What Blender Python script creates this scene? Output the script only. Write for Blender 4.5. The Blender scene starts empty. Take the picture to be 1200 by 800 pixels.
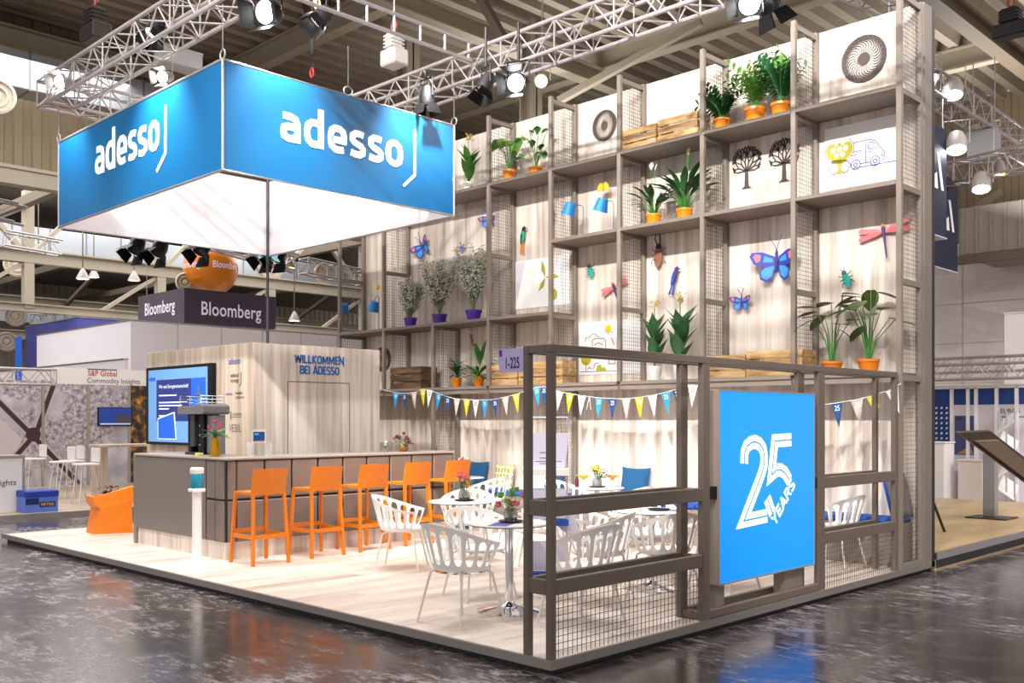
import bpy, math, random
from math import sin, cos, pi, radians, sqrt
random.seed(7)
SC = bpy.context.scene
COL = SC.collection
# ---------------------------------------------------------------- camera geometry (1200x800 photograph)
FL, HY, CX = 1150.0, 491.5, 600.0
_b = math.atan((1729 - 600) / FL)
FV = (-sin(_b), cos(_b)); RV = (FV[1], -FV[0])
_d0 = 1.6 * FL / (775 - HY); _l0 = (646 - CX) / FL * _d0
CAM = (-(_d0 * FV[0] + _l0 * RV[0]), -(_d0 * FV[1] + _l0 * RV[1]), 1.6)
def ray(px, py):
    a = (px - CX) / FL
    return (FV[0] + a * RV[0], FV[1] + a * RV[1], (HY - py) / FL)
def onx(px, py, x):
    r = ray(px, py); t = (x - CAM[0]) / r[0]; return (x, CAM[1] + t * r[1], CAM[2] + t * r[2])
def ony(px, py, y):
    r = ray(px, py); t = (y - CAM[1]) / r[1]; return (CAM[0] + t * r[0], y, CAM[2] + t * r[2])
def onz(px, py, z):
    r = ray(px, py); t = (z - CAM[2]) / r[2]; return (CAM[0] + t * r[0], CAM[1] + t * r[1], z)
def ond(px, py, d):
    r = ray(px, py); return (CAM[0] + d * r[0], CAM[1] + d * r[1], CAM[2] + d * r[2])
# ---------------------------------------------------------------- vectors
def va(a, b): return (a[0]+b[0], a[1]+b[1], a[2]+b[2])
def vs(a, b): return (a[0]-b[0], a[1]-b[1], a[2]-b[2])
def vm(a, k): return (a[0]*k, a[1]*k, a[2]*k)
def dot(a, b): return a[0]*b[0]+a[1]*b[1]+a[2]*b[2]
def cr(a, b): return (a[1]*b[2]-a[2]*b[1], a[2]*b[0]-a[0]*b[2], a[0]*b[1]-a[1]*b[0])
def nrm(a):
    l = sqrt(dot(a, a)) or 1.0
    return (a[0]/l, a[1]/l, a[2]/l)
class Fr:                                   # a drawing plane: origin, right, up, outward normal
    def __init__(s, o, u, v, n): s.o, s.u, s.v, s.n = o, u, v, n
    def p(s, a, b, c=0.0): return tuple(s.o[i] + s.u[i]*a + s.v[i]*b + s.n[i]*c for i in range(3))
def FX(x, y, z): return Fr((x, y, z), (0, 1, 0), (0, 0, 1), (1, 0, 0))     # faces +x
def FY(x, y, z): return Fr((x, y, z), (1, 0, 0), (0, 0, 1), (0, -1, 0))    # faces -y
# ---------------------------------------------------------------- materials
def lin(c): c /= 255.0; return c/12.92 if c <= .04045 else ((c+.055)/1.055)**2.4
def rgb(h): return tuple(lin(int(h[i:i+2], 16)) for i in (0, 2, 4))
MATS = {}
def mat(name, col, rough=.5, metal=0., emit=0., alpha=1., trans=0., noise=0., nscale=8., bump=0., bscale=60., spec=.5, sub=0., coat=0.):
    if name in MATS: return MATS[name]
    if isinstance(col, str): col = rgb(col)
    m = bpy.data.materials.new(name); m.use_nodes = True
    nt = m.node_tree; b = nt.nodes['Principled BSDF']
    b.inputs['Base Color'].default_value = (*col, 1); b.inputs['Roughness'].default_value = rough
    b.inputs['Metallic'].default_value = metal; b.inputs['Alpha'].default_value = alpha
    b.inputs['Transmission Weight'].default_value = trans; b.inputs['Specular IOR Level'].default_value = spec
    b.inputs['Coat Weight'].default_value = coat
    if emit: b.inputs['Emission Color'].default_value = (*col, 1); b.inputs['Emission Strength'].default_value = emit
    L = nt.links.new
    if noise or bump:
        tc = nt.nodes.new('ShaderNodeTexCoord')
        if noise:
            n = nt.nodes.new('ShaderNodeTexNoise'); n.inputs['Scale'].default_value = nscale; n.inputs['Detail'].default_value = 5
            L(tc.outputs['Object'], n.inputs['Vector'])
            r = nt.nodes.new('ShaderNodeMapRange'); r.inputs[1].default_value = .3; r.inputs[2].default_value = .7
            r.inputs[3].default_value = 1-noise; r.inputs[4].default_value = 1+noise
            L(n.outputs['Fac'], r.inputs[0])
            h = nt.nodes.new('ShaderNodeHueSaturation'); h.inputs['Color'].default_value = (*col, 1)
            L(r.outputs[0], h.inputs['Value']); L(h.outputs[0], b.inputs['Base Color'])
        if bump:
            n2 = nt.nodes.new('ShaderNodeTexNoise'); n2.inputs['Scale'].default_value = bscale; L(tc.outputs['Object'], n2.inputs['Vector'])
            bp = nt.nodes.new('ShaderNodeBump'); bp.inputs['Strength'].default_value = bump; bp.inputs['Distance'].default_value = .01
            L(n2.outputs['Fac'], bp.inputs['Height']); L(bp.outputs[0], b.inputs['Normal'])
    MATS[name] = m
    return m
def ramp(nt, pts):
    r = nt.nodes.new('ShaderNodeValToRGB'); e = r.color_ramp.elements
    while len(e) < len(pts): e.new(.5)
    for i, (p, c) in enumerate(pts): e[i].position = p; e[i].color = (*(rgb(c) if isinstance(c, str) else c), 1)
    return r
def wood(name, cols, scale, rough=.5, gap=None):
    """striped planed wood; scale = stripe frequency per axis (low along the grain); gap = (axis u, axis v, width, length) floor boards"""
    m = bpy.data.materials.new(name); m.use_nodes = True; nt = m.node_tree; b = nt.nodes['Principled BSDF']; L = nt.links.new
    N = nt.nodes.new
    tc = N('ShaderNodeTexCoord'); mp = N('ShaderNodeMapping'); mp.inputs['Scale'].default_value = scale
    L(tc.outputs['Object'], mp.inputs['Vector'])
    n1 = N('ShaderNodeTexNoise'); n1.inputs['Scale'].default_value = 1; n1.inputs['Detail'].default_value = 6; n1.inputs['Roughness'].default_value = .62
    L(mp.outputs[0], n1.inputs['Vector'])
    src = n1.outputs['Fac']
    if gap:
        br = N('ShaderNodeTexBrick'); m2 = N('ShaderNodeMapping')
        if gap[0] == 'y': m2.inputs['Rotation'].default_value = (0, 0, pi/2)
        if gap[0] == 'z': m2.inputs['Rotation'].default_value = gap[4]
        L(tc.outputs['Object'], m2.inputs['Vector']); L(m2.outputs[0], br.inputs['Vector'])
        br.inputs['Scale'].default_value = 1; br.inputs['Brick Width'].default_value = gap[2]; br.inputs['Row Height'].default_value = gap[1]
        br.inputs['Mortar Size'].default_value = gap[3]; br.inputs['Color1'].default_value = (0, 0, 0, 1); br.inputs['Color2'].default_value = (1, 1, 1, 1)
        br.inputs['Mortar'].default_value = (.1, .1, .1, 1)
        mx = N('ShaderNodeMath'); mx.operation = 'MULTIPLY_ADD'; mx.inputs[1].default_value = .22
        ad = N('ShaderNodeMath'); ad.operation = 'ADD'; ad.inputs[1].default_value = -.11
        L(n1.outputs['Fac'], ad.inputs[0]); L(br.outputs['Color'], mx.inputs[0]); L(ad.outputs[0], mx.inputs[2]); src = mx.outputs[0]
    r = ramp(nt, cols); L(src, r.inputs[0]); L(r.outputs[0], b.inputs['Base Color'])
    b.inputs['Roughness'].default_value = rough
    MATS[name] = m
    return m
# ---------------------------------------------------------------- mesh builder
def objroot(o):
    while o.parent: o = o.parent
    return o
class MB:
    def __init__(s): s.v = []; s.f = []; s.m = []; s.mi = 0
    def q(s, pts, mi=None):
        k = len(s.v); s.v += [tuple(p) for p in pts]; s.f.append(tuple(range(k, k+len(pts)))); s.m.append(s.mi if mi is None else mi); return s
    def raw(s, v, f):
        k = len(s.v); s.v += [tuple(p) for p in v]
        for a in f: s.f.append(tuple(i+k for i in a)); s.m.append(s.mi)
        return s
    def box(s, x0, y0, z0, x1, y1, z1, c=0.0):
        if x0 > x1: x0, x1 = x1, x0
        if y0 > y1: y0, y1 = y1, y0
        if z0 > z1: z0, z1 = z1, z0
        if c <= 0:
            v = [(x, y, z) for x in (x0, x1) for y in (y0, y1) for z in (z0, z1)]
            return s.raw(v, [(0,1,3,2),(4,6,7,5),(0,4,5,1),(2,3,7,6),(0,2,6,4),(1,5,7,3)])
        c = min(c, (x1-x0)*.45, (y1-y0)*.45, (z1-z0)*.45)
        V = {}; vl = []
        X, Y, Z = (x0, x1), (y0, y1), (z0, z1); sg = (1, -1)
        for i in (0, 1):
            for j in (0, 1):
                for k in (0, 1):
                    V[i,j,k,0] = len(vl); vl.append((X[i], Y[j]+sg[j]*c, Z[k]+sg[k]*c))
                    V[i,j,k,1] = len(vl); vl.append((X[i]+sg[i]*c, Y[j], Z[k]+sg[k]*c))
                    V[i,j,k,2] = len(vl); vl.append((X[i]+sg[i]*c, Y[j]+sg[j]*c, Z[k]))
        F = []
        for i in (0, 1): F.append([V[i,0,0,0], V[i,1,0,0], V[i,1,1,0], V[i,0,1,0]][::(-1 if i == 0 else 1)])
        for j in (0, 1): F.append([V[0,j,0,1], V[1,j,0,1], V[1,j,1,1], V[0,j,1,1]][::(1 if j == 0 else -1)])
        for k in (0, 1): F.append([V[0,0,k,2], V[1,0,k,2], V[1,1,k,2], V[0,1,k,2]][::(-1 if k == 0 else 1)])
        for i in (0, 1):
            for j in (0, 1): F.append([V[i,j,0,0], V[i,j,0,1], V[i,j,1,1], V[i,j,1,0]])
            for k in (0, 1): F.append([V[i,0,k,0], V[i,0,k,2], V[i,1,k,2], V[i,1,k,0]])
        for j in (0, 1):
            for k in (0, 1): F.append([V[0,j,k,1], V[0,j,k,2], V[1,j,k,2], V[1,j,k,1]])
        for i in (0, 1):
            for j in (0, 1):
                for k in (0, 1): F.append([V[i,j,k,0], V[i,j,k,1], V[i,j,k,2]])
        return s.raw(vl, F)
    def beam(s, a, b, w, h=None, up=(0, 0, 1)):
        h = h or w; d = nrm(vs(b, a))
        if abs(dot(d, up)) > .95: up = (0, 1, 0)
        u = nrm(cr(d, up)); n = nrm(cr(u, d))
        v = []
        for p in (a, b):
            for i, j in ((-1,-1),(1,-1),(1,1),(-1,1)): v.append(va(p, va(vm(u, i*w/2), vm(n, j*h/2))))
        return s.raw(v, [(0,1,2,3)[::-1],(4,5,6,7),(0,1,5,4),(1,2,6,5),(2,3,7,6),(3,0,4,7)])
    def tube(s, pts, r, n=8, cap=True, closed=False):
        R = r if isinstance(r, (list, tuple)) else [r]*len(pts)
        N = len(pts); rings = []; u = None
        for i, p in enumerate(pts):
            if closed: d = vs(pts[(i+1) % N], pts[i-1])
            else: d = vs(pts[min(i+1, N-1)], pts[max(i-1, 0)])
            d = nrm(d)
            if u is None:
                a = (0, 0, 1) if abs(d[2]) < .9 else (1, 0, 0)
                u = nrm(cr(d, a))
            u = nrm(vs(u, vm(d, dot(u, d)))); w = cr(d, u)
            rings.append([va(p, va(vm(u, R[i]*cos(2*pi*k/n)), vm(w, R[i]*sin(2*pi*k/n)))) for k in range(n)])
        v = [q for g in rings for q in g]; f = []
        for i in range(N if closed else N-1):
            a = i*n; b = ((i+1) % N)*n
            for k in range(n): f.append((a+k, a+(k+1) % n, b+(k+1) % n, b+k))
        if cap and not closed: f.append(tuple(range(n))[::-1]); f.append(tuple(range((N-1)*n, N*n)))
        return s.raw(v, f)
    def cyl(s, a, b, r, n=16, r2=None): return s.tube([a, b], [r, r if r2 is None else r2], n)
    def lathe(s, prof, n=24, c=(0, 0, 0), ax=None):
        """profile of (radius, height); ax = Fr to revolve about its normal"""
        v = []; f = []
        for (r, z) in prof:
            for k in range(n):
                a = 2*pi*k/n
                v.append(va(c, (r*cos(a), r*sin(a), z)) if ax is None else ax.p(r*cos(a), r*sin(a), z))
        for i in range(len(prof)-1):
            for k in range(n): f.append((i*n+k, i*n+(k+1) % n, (i+1)*n+(k+1) % n, (i+1)*n+k))
        if prof[0][0] > 1e-5: f.append(tuple(range(n))[::-1])
        if prof[-1][0] > 1e-5: f.append(tuple(range((len(prof)-1)*n, len(prof)*n)))
        return s.raw(v, f)
    def poly(s, P, fr, d0, d1):
        """2D polygon in frame fr extruded from depth d0 to d1 along its normal"""
        n = len(P); v = [fr.p(a, b, d0) for a, b in P] + [fr.p(a, b, d1) for a, b in P]
        f = [tuple(range(n))[::-1], tuple(range(n, 2*n))] + [(i, (i+1) % n, n+(i+1) % n, n+i) for i in range(n)]
        return s.raw(v, f)
    def stroke(s, P, w, fr, d0, d1, closed=False):
        """a stroke of width w along the 2D polyline P with mitred corners"""
        n = len(P); Lf = []; Rt = []
        for i in range(n):
            a = P[i-1] if (i > 0 or closed) else None
            c = P[(i+1) % n] if (i < n-1 or closed) else None
            p = P[i]
            def nn(x, y):
                l = math.hypot(y[0]-x[0], y[1]-x[1]) or 1; return (-(y[1]-x[1])/l, (y[0]-x[0])/l)
            if a and c:
                n1 = nn(a, p); n2 = nn(p, c); mx, my = n1[0]+n2[0], n1[1]+n2[1]; l2 = mx*mx+my*my
                k = 2/l2 if l2 > .3 else 2/.3
                m = (mx*k/1, my*k/1) if l2 > .3 else n1
                if l2 > .3: m = (mx*2/l2, my*2/l2)
            else: m = nn(a, p) if a else nn(p, c)
            Lf.append((p[0]+m[0]*w/2, p[1]+m[1]*w/2)); Rt.append((p[0]-m[0]*w/2, p[1]-m[1]*w/2))
        for i in range(n if closed else n-1):
            j = (i+1) % n
            s.poly([Rt[i], Rt[j], Lf[j], Lf[i]], fr, d0, d1)
        return s
    def text(s, t, fr, w=None, h=None, d0=.0, d1=.003, bold=0., align='c', shear=0.):
        """lettering fitted to width w or cap height h, anchored at the frame origin (left/centre, baseline 0)"""
        cu = bpy.data.curves.new('lettering', 'FONT'); cu.body = t; cu.size = 1; cu.offset = bold*.4; cu.resolution_u = 3; cu.shear = shear
        cu.space_character = 1 + bold*1.2; cu.space_line = .8
        ob = bpy.data.objects.new('lettering_source', cu); COL.objects.link(ob)
        dg = bpy.context.evaluated_depsgraph_get(); ev = ob.evaluated_get(dg); me = ev.to_mesh()
        V = [tuple(v.co) for v in me.vertices]; F = [tuple(p.vertices) for p in me.polygons]
        ev.to_mesh_clear(); bpy.data.objects.remove(ob); bpy.data.curves.remove(cu)
        if not V: return s
        x0 = min(v[0] for v in V); x1 = max(v[0] for v in V); 
        k = (w/(x1-x0)) if w else h/.70
        ky = h/.70 if h else k
        ox = {'l': x0, 'c': (x0+x1)/2, 'r': x1}[align]
        n = len(V)
        s.raw([fr.p((v[0]-ox)*k, v[1]*ky, d1) for v in V], F)
        return s
    def sphere(s, c, r, n=16, m=10, sz=1.):
        return s.lathe([(r*sin(pi*i/m) if 0 < i < m else 0, -r*sz*cos(pi*i/m)) for i in range(m+1)], n, c)
    def leaf(s, b, d, L, w, droop=.3, up=(0, 0, 1), nseg=5, fold=.25, mi=None, shape=None):
        """a folded blade leaf from base b along d"""
        d = nrm(d); side = cr(d, up)
        if dot(side, side) < 1e-4: side = (1, 0, 0)
        side = nrm(side); nv = nrm(cr(side, d))
        P = []
        shape = shape or [0, .55, .95, 1, .7, 0]
        k = len(shape)-1
        for i in range(k+1):
            t = i/k
            c = va(b, va(vm(d, L*t), vm(nv, -droop*L*t*t)))
            h = w/2*shape[i]
            P.append((va(c, va(vm(side, -h), vm(nv, fold*h))), c, va(c, va(vm(side, h), vm(nv, fold*h)))))
        v = [q for g in P for q in g]; f = []
        for i in range(k):
            a = 3*i; f += [(a, a+1, a+4, a+3), (a+1, a+2, a+5, a+4)]
        o = s.mi
        if mi is not None: s.mi = mi
        s.raw(v, f); s.mi = o
        return s
    def build(s, name, mats, parent=None, smooth=False, base=None, bevel=0.):
        me = bpy.data.meshes.new(name)
        off = base or (0, 0, 0)
        if parent is not None: off = tuple(objroot(parent).location)
        me.from_pydata([vs(p, off) for p in s.v], [], s.f)
        for m in (mats if isinstance(mats, (list, tuple)) else [mats]): me.materials.append(m)
        me.polygons.foreach_set('material_index', s.m)
        if smooth:
            me.polygons.foreach_set('use_smooth', [True]*len(me.polygons))
            try: me.set_sharp_from_angle(angle=radians(smooth if smooth is not True else 40))
            except Exception: pass
        me.update()
        o = bpy.data.objects.new(name, me); COL.objects.link(o)
        if parent is not None: o.parent = parent
        elif base: o.location = base
        if bevel:
            b = o.modifiers.new('edge', 'BEVEL'); b.width = bevel; b.segments = 2; b.limit_method = 'ANGLE'
        return o
def tag(o, label, cat, group=None, kind=None):
    if label: o['label'] = label
    if cat: o['category'] = cat
    if group: o['group'] = group
    if kind: o['kind'] = kind
    return o
def thing(name, label, cat, loc=(0, 0, 0), group=None, rz=0.):
    o = bpy.data.objects.new(name, None); o.empty_display_size = .2; COL.objects.link(o); o.location = loc; o.rotation_euler[2] = rz
    return tag(o, label, cat, group)
def struct(o): o['kind'] = 'structure'; return o
def dup(src, loc, rz=0., label=None, group=None, scale=None):
    def cp(o, par):
        c = o.copy(); COL.objects.link(c)
        if par is not None: c.parent = par
        for k in o.children: cp(k, c)
        return c
    r = cp(src, None); r.location = loc; r.rotation_euler = (0, 0, rz)
    if label: r['label'] = label
    if group: r['group'] = group
    if scale: r.scale = (scale, scale, scale) if not isinstance(scale, tuple) else scale
    return r
class Protos:
    """first use moves the prototype itself, later uses copy it"""
    def __init__(s, root): s.r = root; s.used = False
    def at(s, loc, rz=0., label=None, group=None, scale=None):
        if s.used: return dup(s.r, loc, rz, label, group, scale)
        s.used = True; s.keep = (loc, rz, label, group, scale)
        return s.r
    def done(s):
        if s.used:
            loc, rz, label, group, scale = s.keep
            s.r.location = loc; s.r.rotation_euler = (0, 0, rz)
            if label: s.r['label'] = label
            if group: s.r['group'] = group
            if scale: s.r.scale = (scale,)*3 if not isinstance(scale, tuple) else scale
# ---------------------------------------------------------------- squared stroke capitals
CAPS = {'W': (1.0, [[(.06, 1), (.24, .02), (.5, .9), (.76, .02), (.94, 1)]]), 'I': (.22, [[(.11, 0), (.11, 1)]]), 'L': (.56, [[(.1, 1), (.1, .08), (.55, .08)]]),
 'K': (.68, [[(.1, 0), (.1, 1)], [(.62, 1), (.14, .5), (.64, 0)]]), 'O': (.74, [[(.28, .08), (.46, .08), (.62, .22), (.64, .5), (.62, .78), (.46, .92), (.28, .92), (.12, .78), (.1, .5), (.12, .22), (.28, .08)]]),
 'M': (.92, [[(.1, 0), (.12, .96), (.46, .25), (.8, .96), (.82, 0)]]), 'E': (.58, [[(.56, .92), (.1, .92), (.1, .08), (.56, .08)], [(.1, .5), (.5, .5)]]), 'N': (.78, [[(.1, 0), (.1, .94), (.68, .06), (.68, 1)]]),
 'B': (.68, [[(.1, .92), (.44, .92), (.56, .82), (.56, .62), (.44, .52), (.1, .52)], [(.44, .52), (.6, .42), (.6, .2), (.46, .08), (.1, .08)], [(.1, 0), (.1, 1)]]),
 'A': (.74, [[(.05, 0), (.36, .98), (.38, .98), (.69, 0)], [(.16, .28), (.58, .28)]]), 'D': (.72, [[(.1, .08), (.44, .08), (.6, .22), (.62, .5), (.6, .78), (.44, .92), (.1, .92)], [(.1, 0), (.1, 1)]]),
 'S': (.62, [[(.06, .12), (.2, .08), (.42, .08), (.54, .2), (.54, .36), (.42, .46), (.2, .54), (.09, .64), (.09, .8), (.2, .92), (.42, .92), (.55, .88)]]),
 'Y': (.7, [[(.06, 1), (.35, .46), (.64, 1)], [(.35, .5), (.35, 0)]]), 'R': (.68, [[(.1, 0), (.1, .92), (.44, .92), (.58, .8), (.58, .6), (.44, .48), (.1, .48)], [(.36, .48), (.62, 0)]]), ' ': (.4, [])}
def caps(t, fr, w, h, sw=.17, d=.003, align='c'):
    tot = sum(CAPS[c][0] for c in t) + .06*(len(t)-1); kx = w/tot; x = -w/2 if align == 'c' else 0
    b = MB()
    for c in t:
        for j, P in enumerate(CAPS[c][1]): b.stroke([(x+p[0]*kx, p[1]*h) for p in P], sw*h*.9, fr, 0, d+.0004*j)
        x += (CAPS[c][0]+.06)*kx
    return b
# ---------------------------------------------------------------- shared materials
TAUPE = mat('taupe_metal', '81766C', .45, .0, noise=.05, nscale=3)
TAUPE2 = mat('taupe_board', '7C7067', .5, noise=.04, nscale=3)
WIRE = mat('dark_wire', '62564E', .5, .0)
WHITE = mat('white_plastic', 'F0ECEA', .38)
WMAT = mat('matte_white', 'F2EFEE', .8)
LEGM = mat('cream_powder_coat', 'DDD6CE', .4, .1)
CHROME = mat('chrome', 'E6E6E8', .08, 1.)
ALU = mat('aluminium', 'C9C9CC', .3, .9)
TRUSS = mat('truss_aluminium', 'B9B2B2', .35, .55)
BLACK = mat('black_plastic', '0C0C0E', .45, spec=.3)
BLK2 = mat('satin_black', '1C1A1C', .55)
ORANGE = mat('orange_plastic', 'DC7606', .42, noise=.03, nscale=2)
FENCE = mat('dark_taupe_metal', '655950', .45, noise=.05, nscale=3)
POTO = mat('orange_glazed_pot', 'E8830A', .25)
TERRA = mat('orange_terracotta', 'D9780F', .45)
PURPLE = mat('purple_plastic_pot', '4B2596', .35)
SOIL = mat('potting_soil', '2C2018', .9, noise=.2, nscale=40)
G1 = mat('leaf_green', '3E7A2E', .45, noise=.2, nscale=9)
G2 = mat('dark_leaf_green', '2A5A30', .45, noise=.2, nscale=9)
G3 = mat('light_leaf_green', '6A9C3C', .5, noise=.2, nscale=9)
G4 = mat('grey_leaf_green', '6A8450', .6, noise=.15, nscale=9)
PETW = mat('white_petal', 'F4F1EA', .6)
PETY = mat('cream_yellow_petal', 'EBD98C', .6)
PETP = mat('pink_petal', 'D4507E', .55, noise=.15, nscale=20)
PETR = mat('dark_red_petal', '7C1F26', .55, noise=.15, nscale=20)
YEL = mat('mustard_yellow', 'DDBB1A', .5)
LIME = mat('lime_yellow', 'CFC81E', .6)
BLUE = mat('signal_blue', '0E7FC9', .5)
LBLUE = mat('light_blue_print', '1C9AE0', .6)
NAVY = mat('navy_print', '12447E', .6)
GREYP = mat('pale_grey_print', 'BFB4AE', .7)
INK = mat('dark_ink', '3C3A4A', .7)
PRB = mat('print_blue', '1264B0', .6)
GLASS = mat('clear_glass', 'FFFFFF', .02, trans=1.)
GLASS.node_tree.nodes['Principled BSDF'].inputs['IOR'].default_value = 1.45
ACRYL = mat('clear_acrylic', 'F4F4F8', .05, alpha=.22)
WOODP = wood('pale_striped_wood', [(.28, 'A5968A'), (.45, 'CBBDB1'), (.55, 'DDD1C6'), (.72, 'EBE1D8')], (9, 9, .35), .55)
WOODC = wood('cabin_striped_wood', [(.28, '9E8B79'), (.45, 'C2AE9B'), (.55, 'D2C1AF'), (.72, 'E3D5C6')], (9, 9, .35), .55)
FLW = wood('pale_floor_boards', [(.22, 'A4958A'), (.42, 'CFC0B4'), (.58, 'E2D6CB'), (.8, 'EFE6DD')], (5, .5, 5), .38, gap=('y', .19, 1.3, .003))
CRATE = wood('crate_wood', [(.3, '7A5A36'), (.5, 'B18C5C'), (.7, 'CDAF82')], (3, 14, 14), .7)
CRATED = wood('dark_crate_wood', [(.3, '3E2C20'), (.5, '5F4632'), (.7, '83654A')], (3, 14, 14), .75)
# ================================================================ PLATFORM, SHELF WALL, FENCE
PLX0, PLX1, PLY0, PLY1 = -10.36, 0.02, -0.02, 6.42
HZ = -0.10                                                    # hall floor level
b = MB(); b.box(PLX0+.02, PLY0+.02, -.04, PLX1-.02, PLY1, 0.0)
struct(b.build('floor_platform', FLW))
b = MB(); b.box(PLX0, PLY0, -.055, PLX1, PLY0+.03, .006); b.box(PLX1-.03, PLY0+.03, -.055, PLX1, PLY1, .006); b.box(PLX0, PLY0+.03, -.055, PLX0+.03, PLY1, .006)
struct(b.build('trim_1', mat('platform_edge_metal', '8E8884', .4, .5)))
b = MB(); b.box(PLX0+.06, PLY0+.06, HZ, PLX1-.06, PLY1, -.04)
struct(b.build('floor_platform_base', BLK2))
DF, DB = 5.50, 6.02                                            # shelf front plane, back-post plane
WY = 6.09                                                     # wood wall face
PX = [.02, -1.21, -2.445, -3.75, -4.985, -6.25, -7.525, -8.795, -10.065]   # outer edges of the posts
LV = [2.11, 3.14, 4.15, 5.17, 6.19]
b = MB(); b.box(-10.1, WY, -.05, .02, WY+.2, 6.2); struct(b.build('wall_back', WOODP))
b = MB(); b.box(-10.1, WY+.2, -.05, .02, WY+.31, 6.19); struct(b.build('wall_back_lining', BLK2))
PW = .06
b = MB(); b.box(.02, WY, -.05, .03, WY+.2, 6.2); struct(b.build('wall_end_shade', TAUPE2))  # thin darker cover added over the wall end so it looks shaded
sh = thing('display_shelving', 'tall taupe metal grid shelving with wire mesh sides along the pale wood wall', 'shelving', (-5, 5.75, 0))
def mesh_panel(y0, y1, z0, z1, x, pitch=.05, r=.0018):
    m = MB()
    n = int((y1-y0)/pitch)
    for i in range(1, n+1):
        y = y0 + i*(y1-y0)/(n+1); m.box(x-r, y-r, z0, x+r, y+r, z1)
    n = int((z1-z0)/pitch)
    for i in range(1, n+1):
        z = z0 + i*(z1-z0)/(n+1); m.box(x-r, y0, z-r, x+r, y1, z+r)
    return m
for i, x1 in enumerate(PX):
    x0 = x1-PW; xm = x1-PW/2
    z0 = 0 if i in (0, 4, 6, 8) else LV[0]
    ztop = LV[4] if i != 6 else LV[1]
    b = MB(); b.box(x0, DF, z0, x1, DF+.055, ztop, .004); b.build('upright', TAUPE, sh)
    b = MB(); b.box(x0, DB, z0, x1, WY, ztop, .004); b.build('upright', TAUPE, sh)
    lv = [0.03] if z0 == 0 else []
    lv += [z for z in LV if z <= ztop+.01]
    for z in lv: b = MB(); b.box(x0+.004, DF+.05, z-.095 if z > 1 else z-.03, x1-.004, DB+.01, z-.035 if z > 1 else z+.03); b.build('cross_rail', TAUPE, sh)
    for a, c in zip(lv[:-1], lv[1:]):
        mesh_panel(DF+.055, DB, a+.0, c-.09, xm).build('mesh_panel', WIRE, sh)
def board(z, xa, xb):
    m = MB(); m.box(xa, DF-.004, z-.045, xb, WY-.002, z, .003); m.build('shelf_board', TAUPE2, sh)
for z, js in ((LV[0], range(0, 8)), (LV[1], (4, 5, 6, 7)), (LV[2], (0, 1, 2, 3)), (LV[3], range(0, 7))):
    for j in js:
        if z == LV[1] and j == 6: board(z, PX[7], PX[6]-PW); continue
        board(z, PX[j+1], PX[j]-PW)
# a wide beam under the lowest shelf
for j in range(0, 8): b = MB(); b.box(PX[j+1], DF+.02, LV[0]-.11, PX[j]-PW, DF+.06, LV[0]-.045); b.build('edge_beam', TAUPE, sh)
# ---------------------------------------------------------------- fence
fe = thing('partition_frame', 'double taupe metal railing frame with wire mesh infill on the platform edge', 'partition', (0, 1.9, 0))
XI = -.26
def post(y0, y1, x0, x1, z0=0, z1=2.1): m = MB(); m.box(x0, y0, z0, x1, y1, z1, .004); m.build('post', FENCE, fe)
for y0, y1 in ((0, .052), (1.79, 1.886), (3.71, 3.83), (5.40, 5.46)):
    post(y0, y1, -.052, 0, 0, 2.045)
    post(y0, y1, XI, XI+.05, 0, 2.045)
def rail(y0, y1, x0, x1, z0, z1): m = MB(); m.box(x0, y0, z0, x1, y1, z1, .004); m.build('rail', FENCE, fe)
rail(0, 5.46, -.052, .001, 2.045, 2.102); rail(0, 5.46, XI-.001, XI+.05, 2.045, 2.102)
for y0, y1 in ((.052, 1.79), (3.83, 5.40)):
    for x0 in (-.05, XI+.002):
        rail(y0, y1, x0, x0+.046, .954, 1.059); rail(y0, y1, x0, x0+.046, .429, .531)
for z0, z1 in ((2.045, 2.102), (.954, 1.059), (.429, .531)): rail(.003, .049, XI+.05, -.052, z0, z1)
for y0 in (1.81, 3.74): 
    rail(y0, y0+.05, XI+.05, -.052, 2.045, 2.102)
    for z in (.97, .44): rail(y0, y0+.05, XI+.05, -.052, z, z+.08)
rail(1.886, 3.71, -.05, -.002, .01, .075); rail(1.886, 3.71, XI+.002, XI+.048, .01, .075)
rail(1.81, 1.87, XI+.05, -.052, .01, .07)
for y0, y1 in ((.052, 1.79), (3.83, 5.40)):
    m = mesh_panel(y0, y1, .006, .43, -.026, .0485, .0019); m.build('mesh_panel', WIRE, fe)
# end frame joining the shelving: panel between the fence and the rack is the rack's own side
# ---------------------------------------------------------------- lightbox "25 YEARS"
lb = thing('light_box', 'tall glowing blue light box with white 25 YEARS lettering in the railing frame', 'light box', (-.13, 2.83, 0))
LBY0, LBY1, LBZ0, LBZ1 = 2.02, 3.635, .256, 1.845
SIDE = mat('light_box_side', '948779', .5, .1)
b = MB(); b.box(-.20, LBY0, LBZ0, -.012, LBY1, LBZ1, .004); b.build('case', SIDE, lb)
b = MB(); b.box(-.012, LBY0+.0, LBZ0, 0, LBY0+.012, LBZ1); b.box(-.012, LBY1-.012, LBZ0, 0, LBY1, LBZ1)
b.box(-.012, LBY0+.012, LBZ1-.012, 0, LBY1-.012, LBZ1); b.box(-.012, LBY0+.012, LBZ0, 0, LBY1-.012, LBZ0+.012); b.build('frame', SIDE, lb)
LBF = mat('glowing_blue_print', '0086F0', .25, emit=.72)
b = MB(); b.box(-.011, LBY0+.012, LBZ0+.012, -.004, LBY1-.012, LBZ1-.012); b.build('display_face', LBF, lb)
for y in (2.06, 3.18): 
    b = MB(); b.box(-.17, y, .006, -.06, y+.33 if y > 3 else y+.13, LBZ0); b.build('foot', TAUPE, lb)
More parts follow.
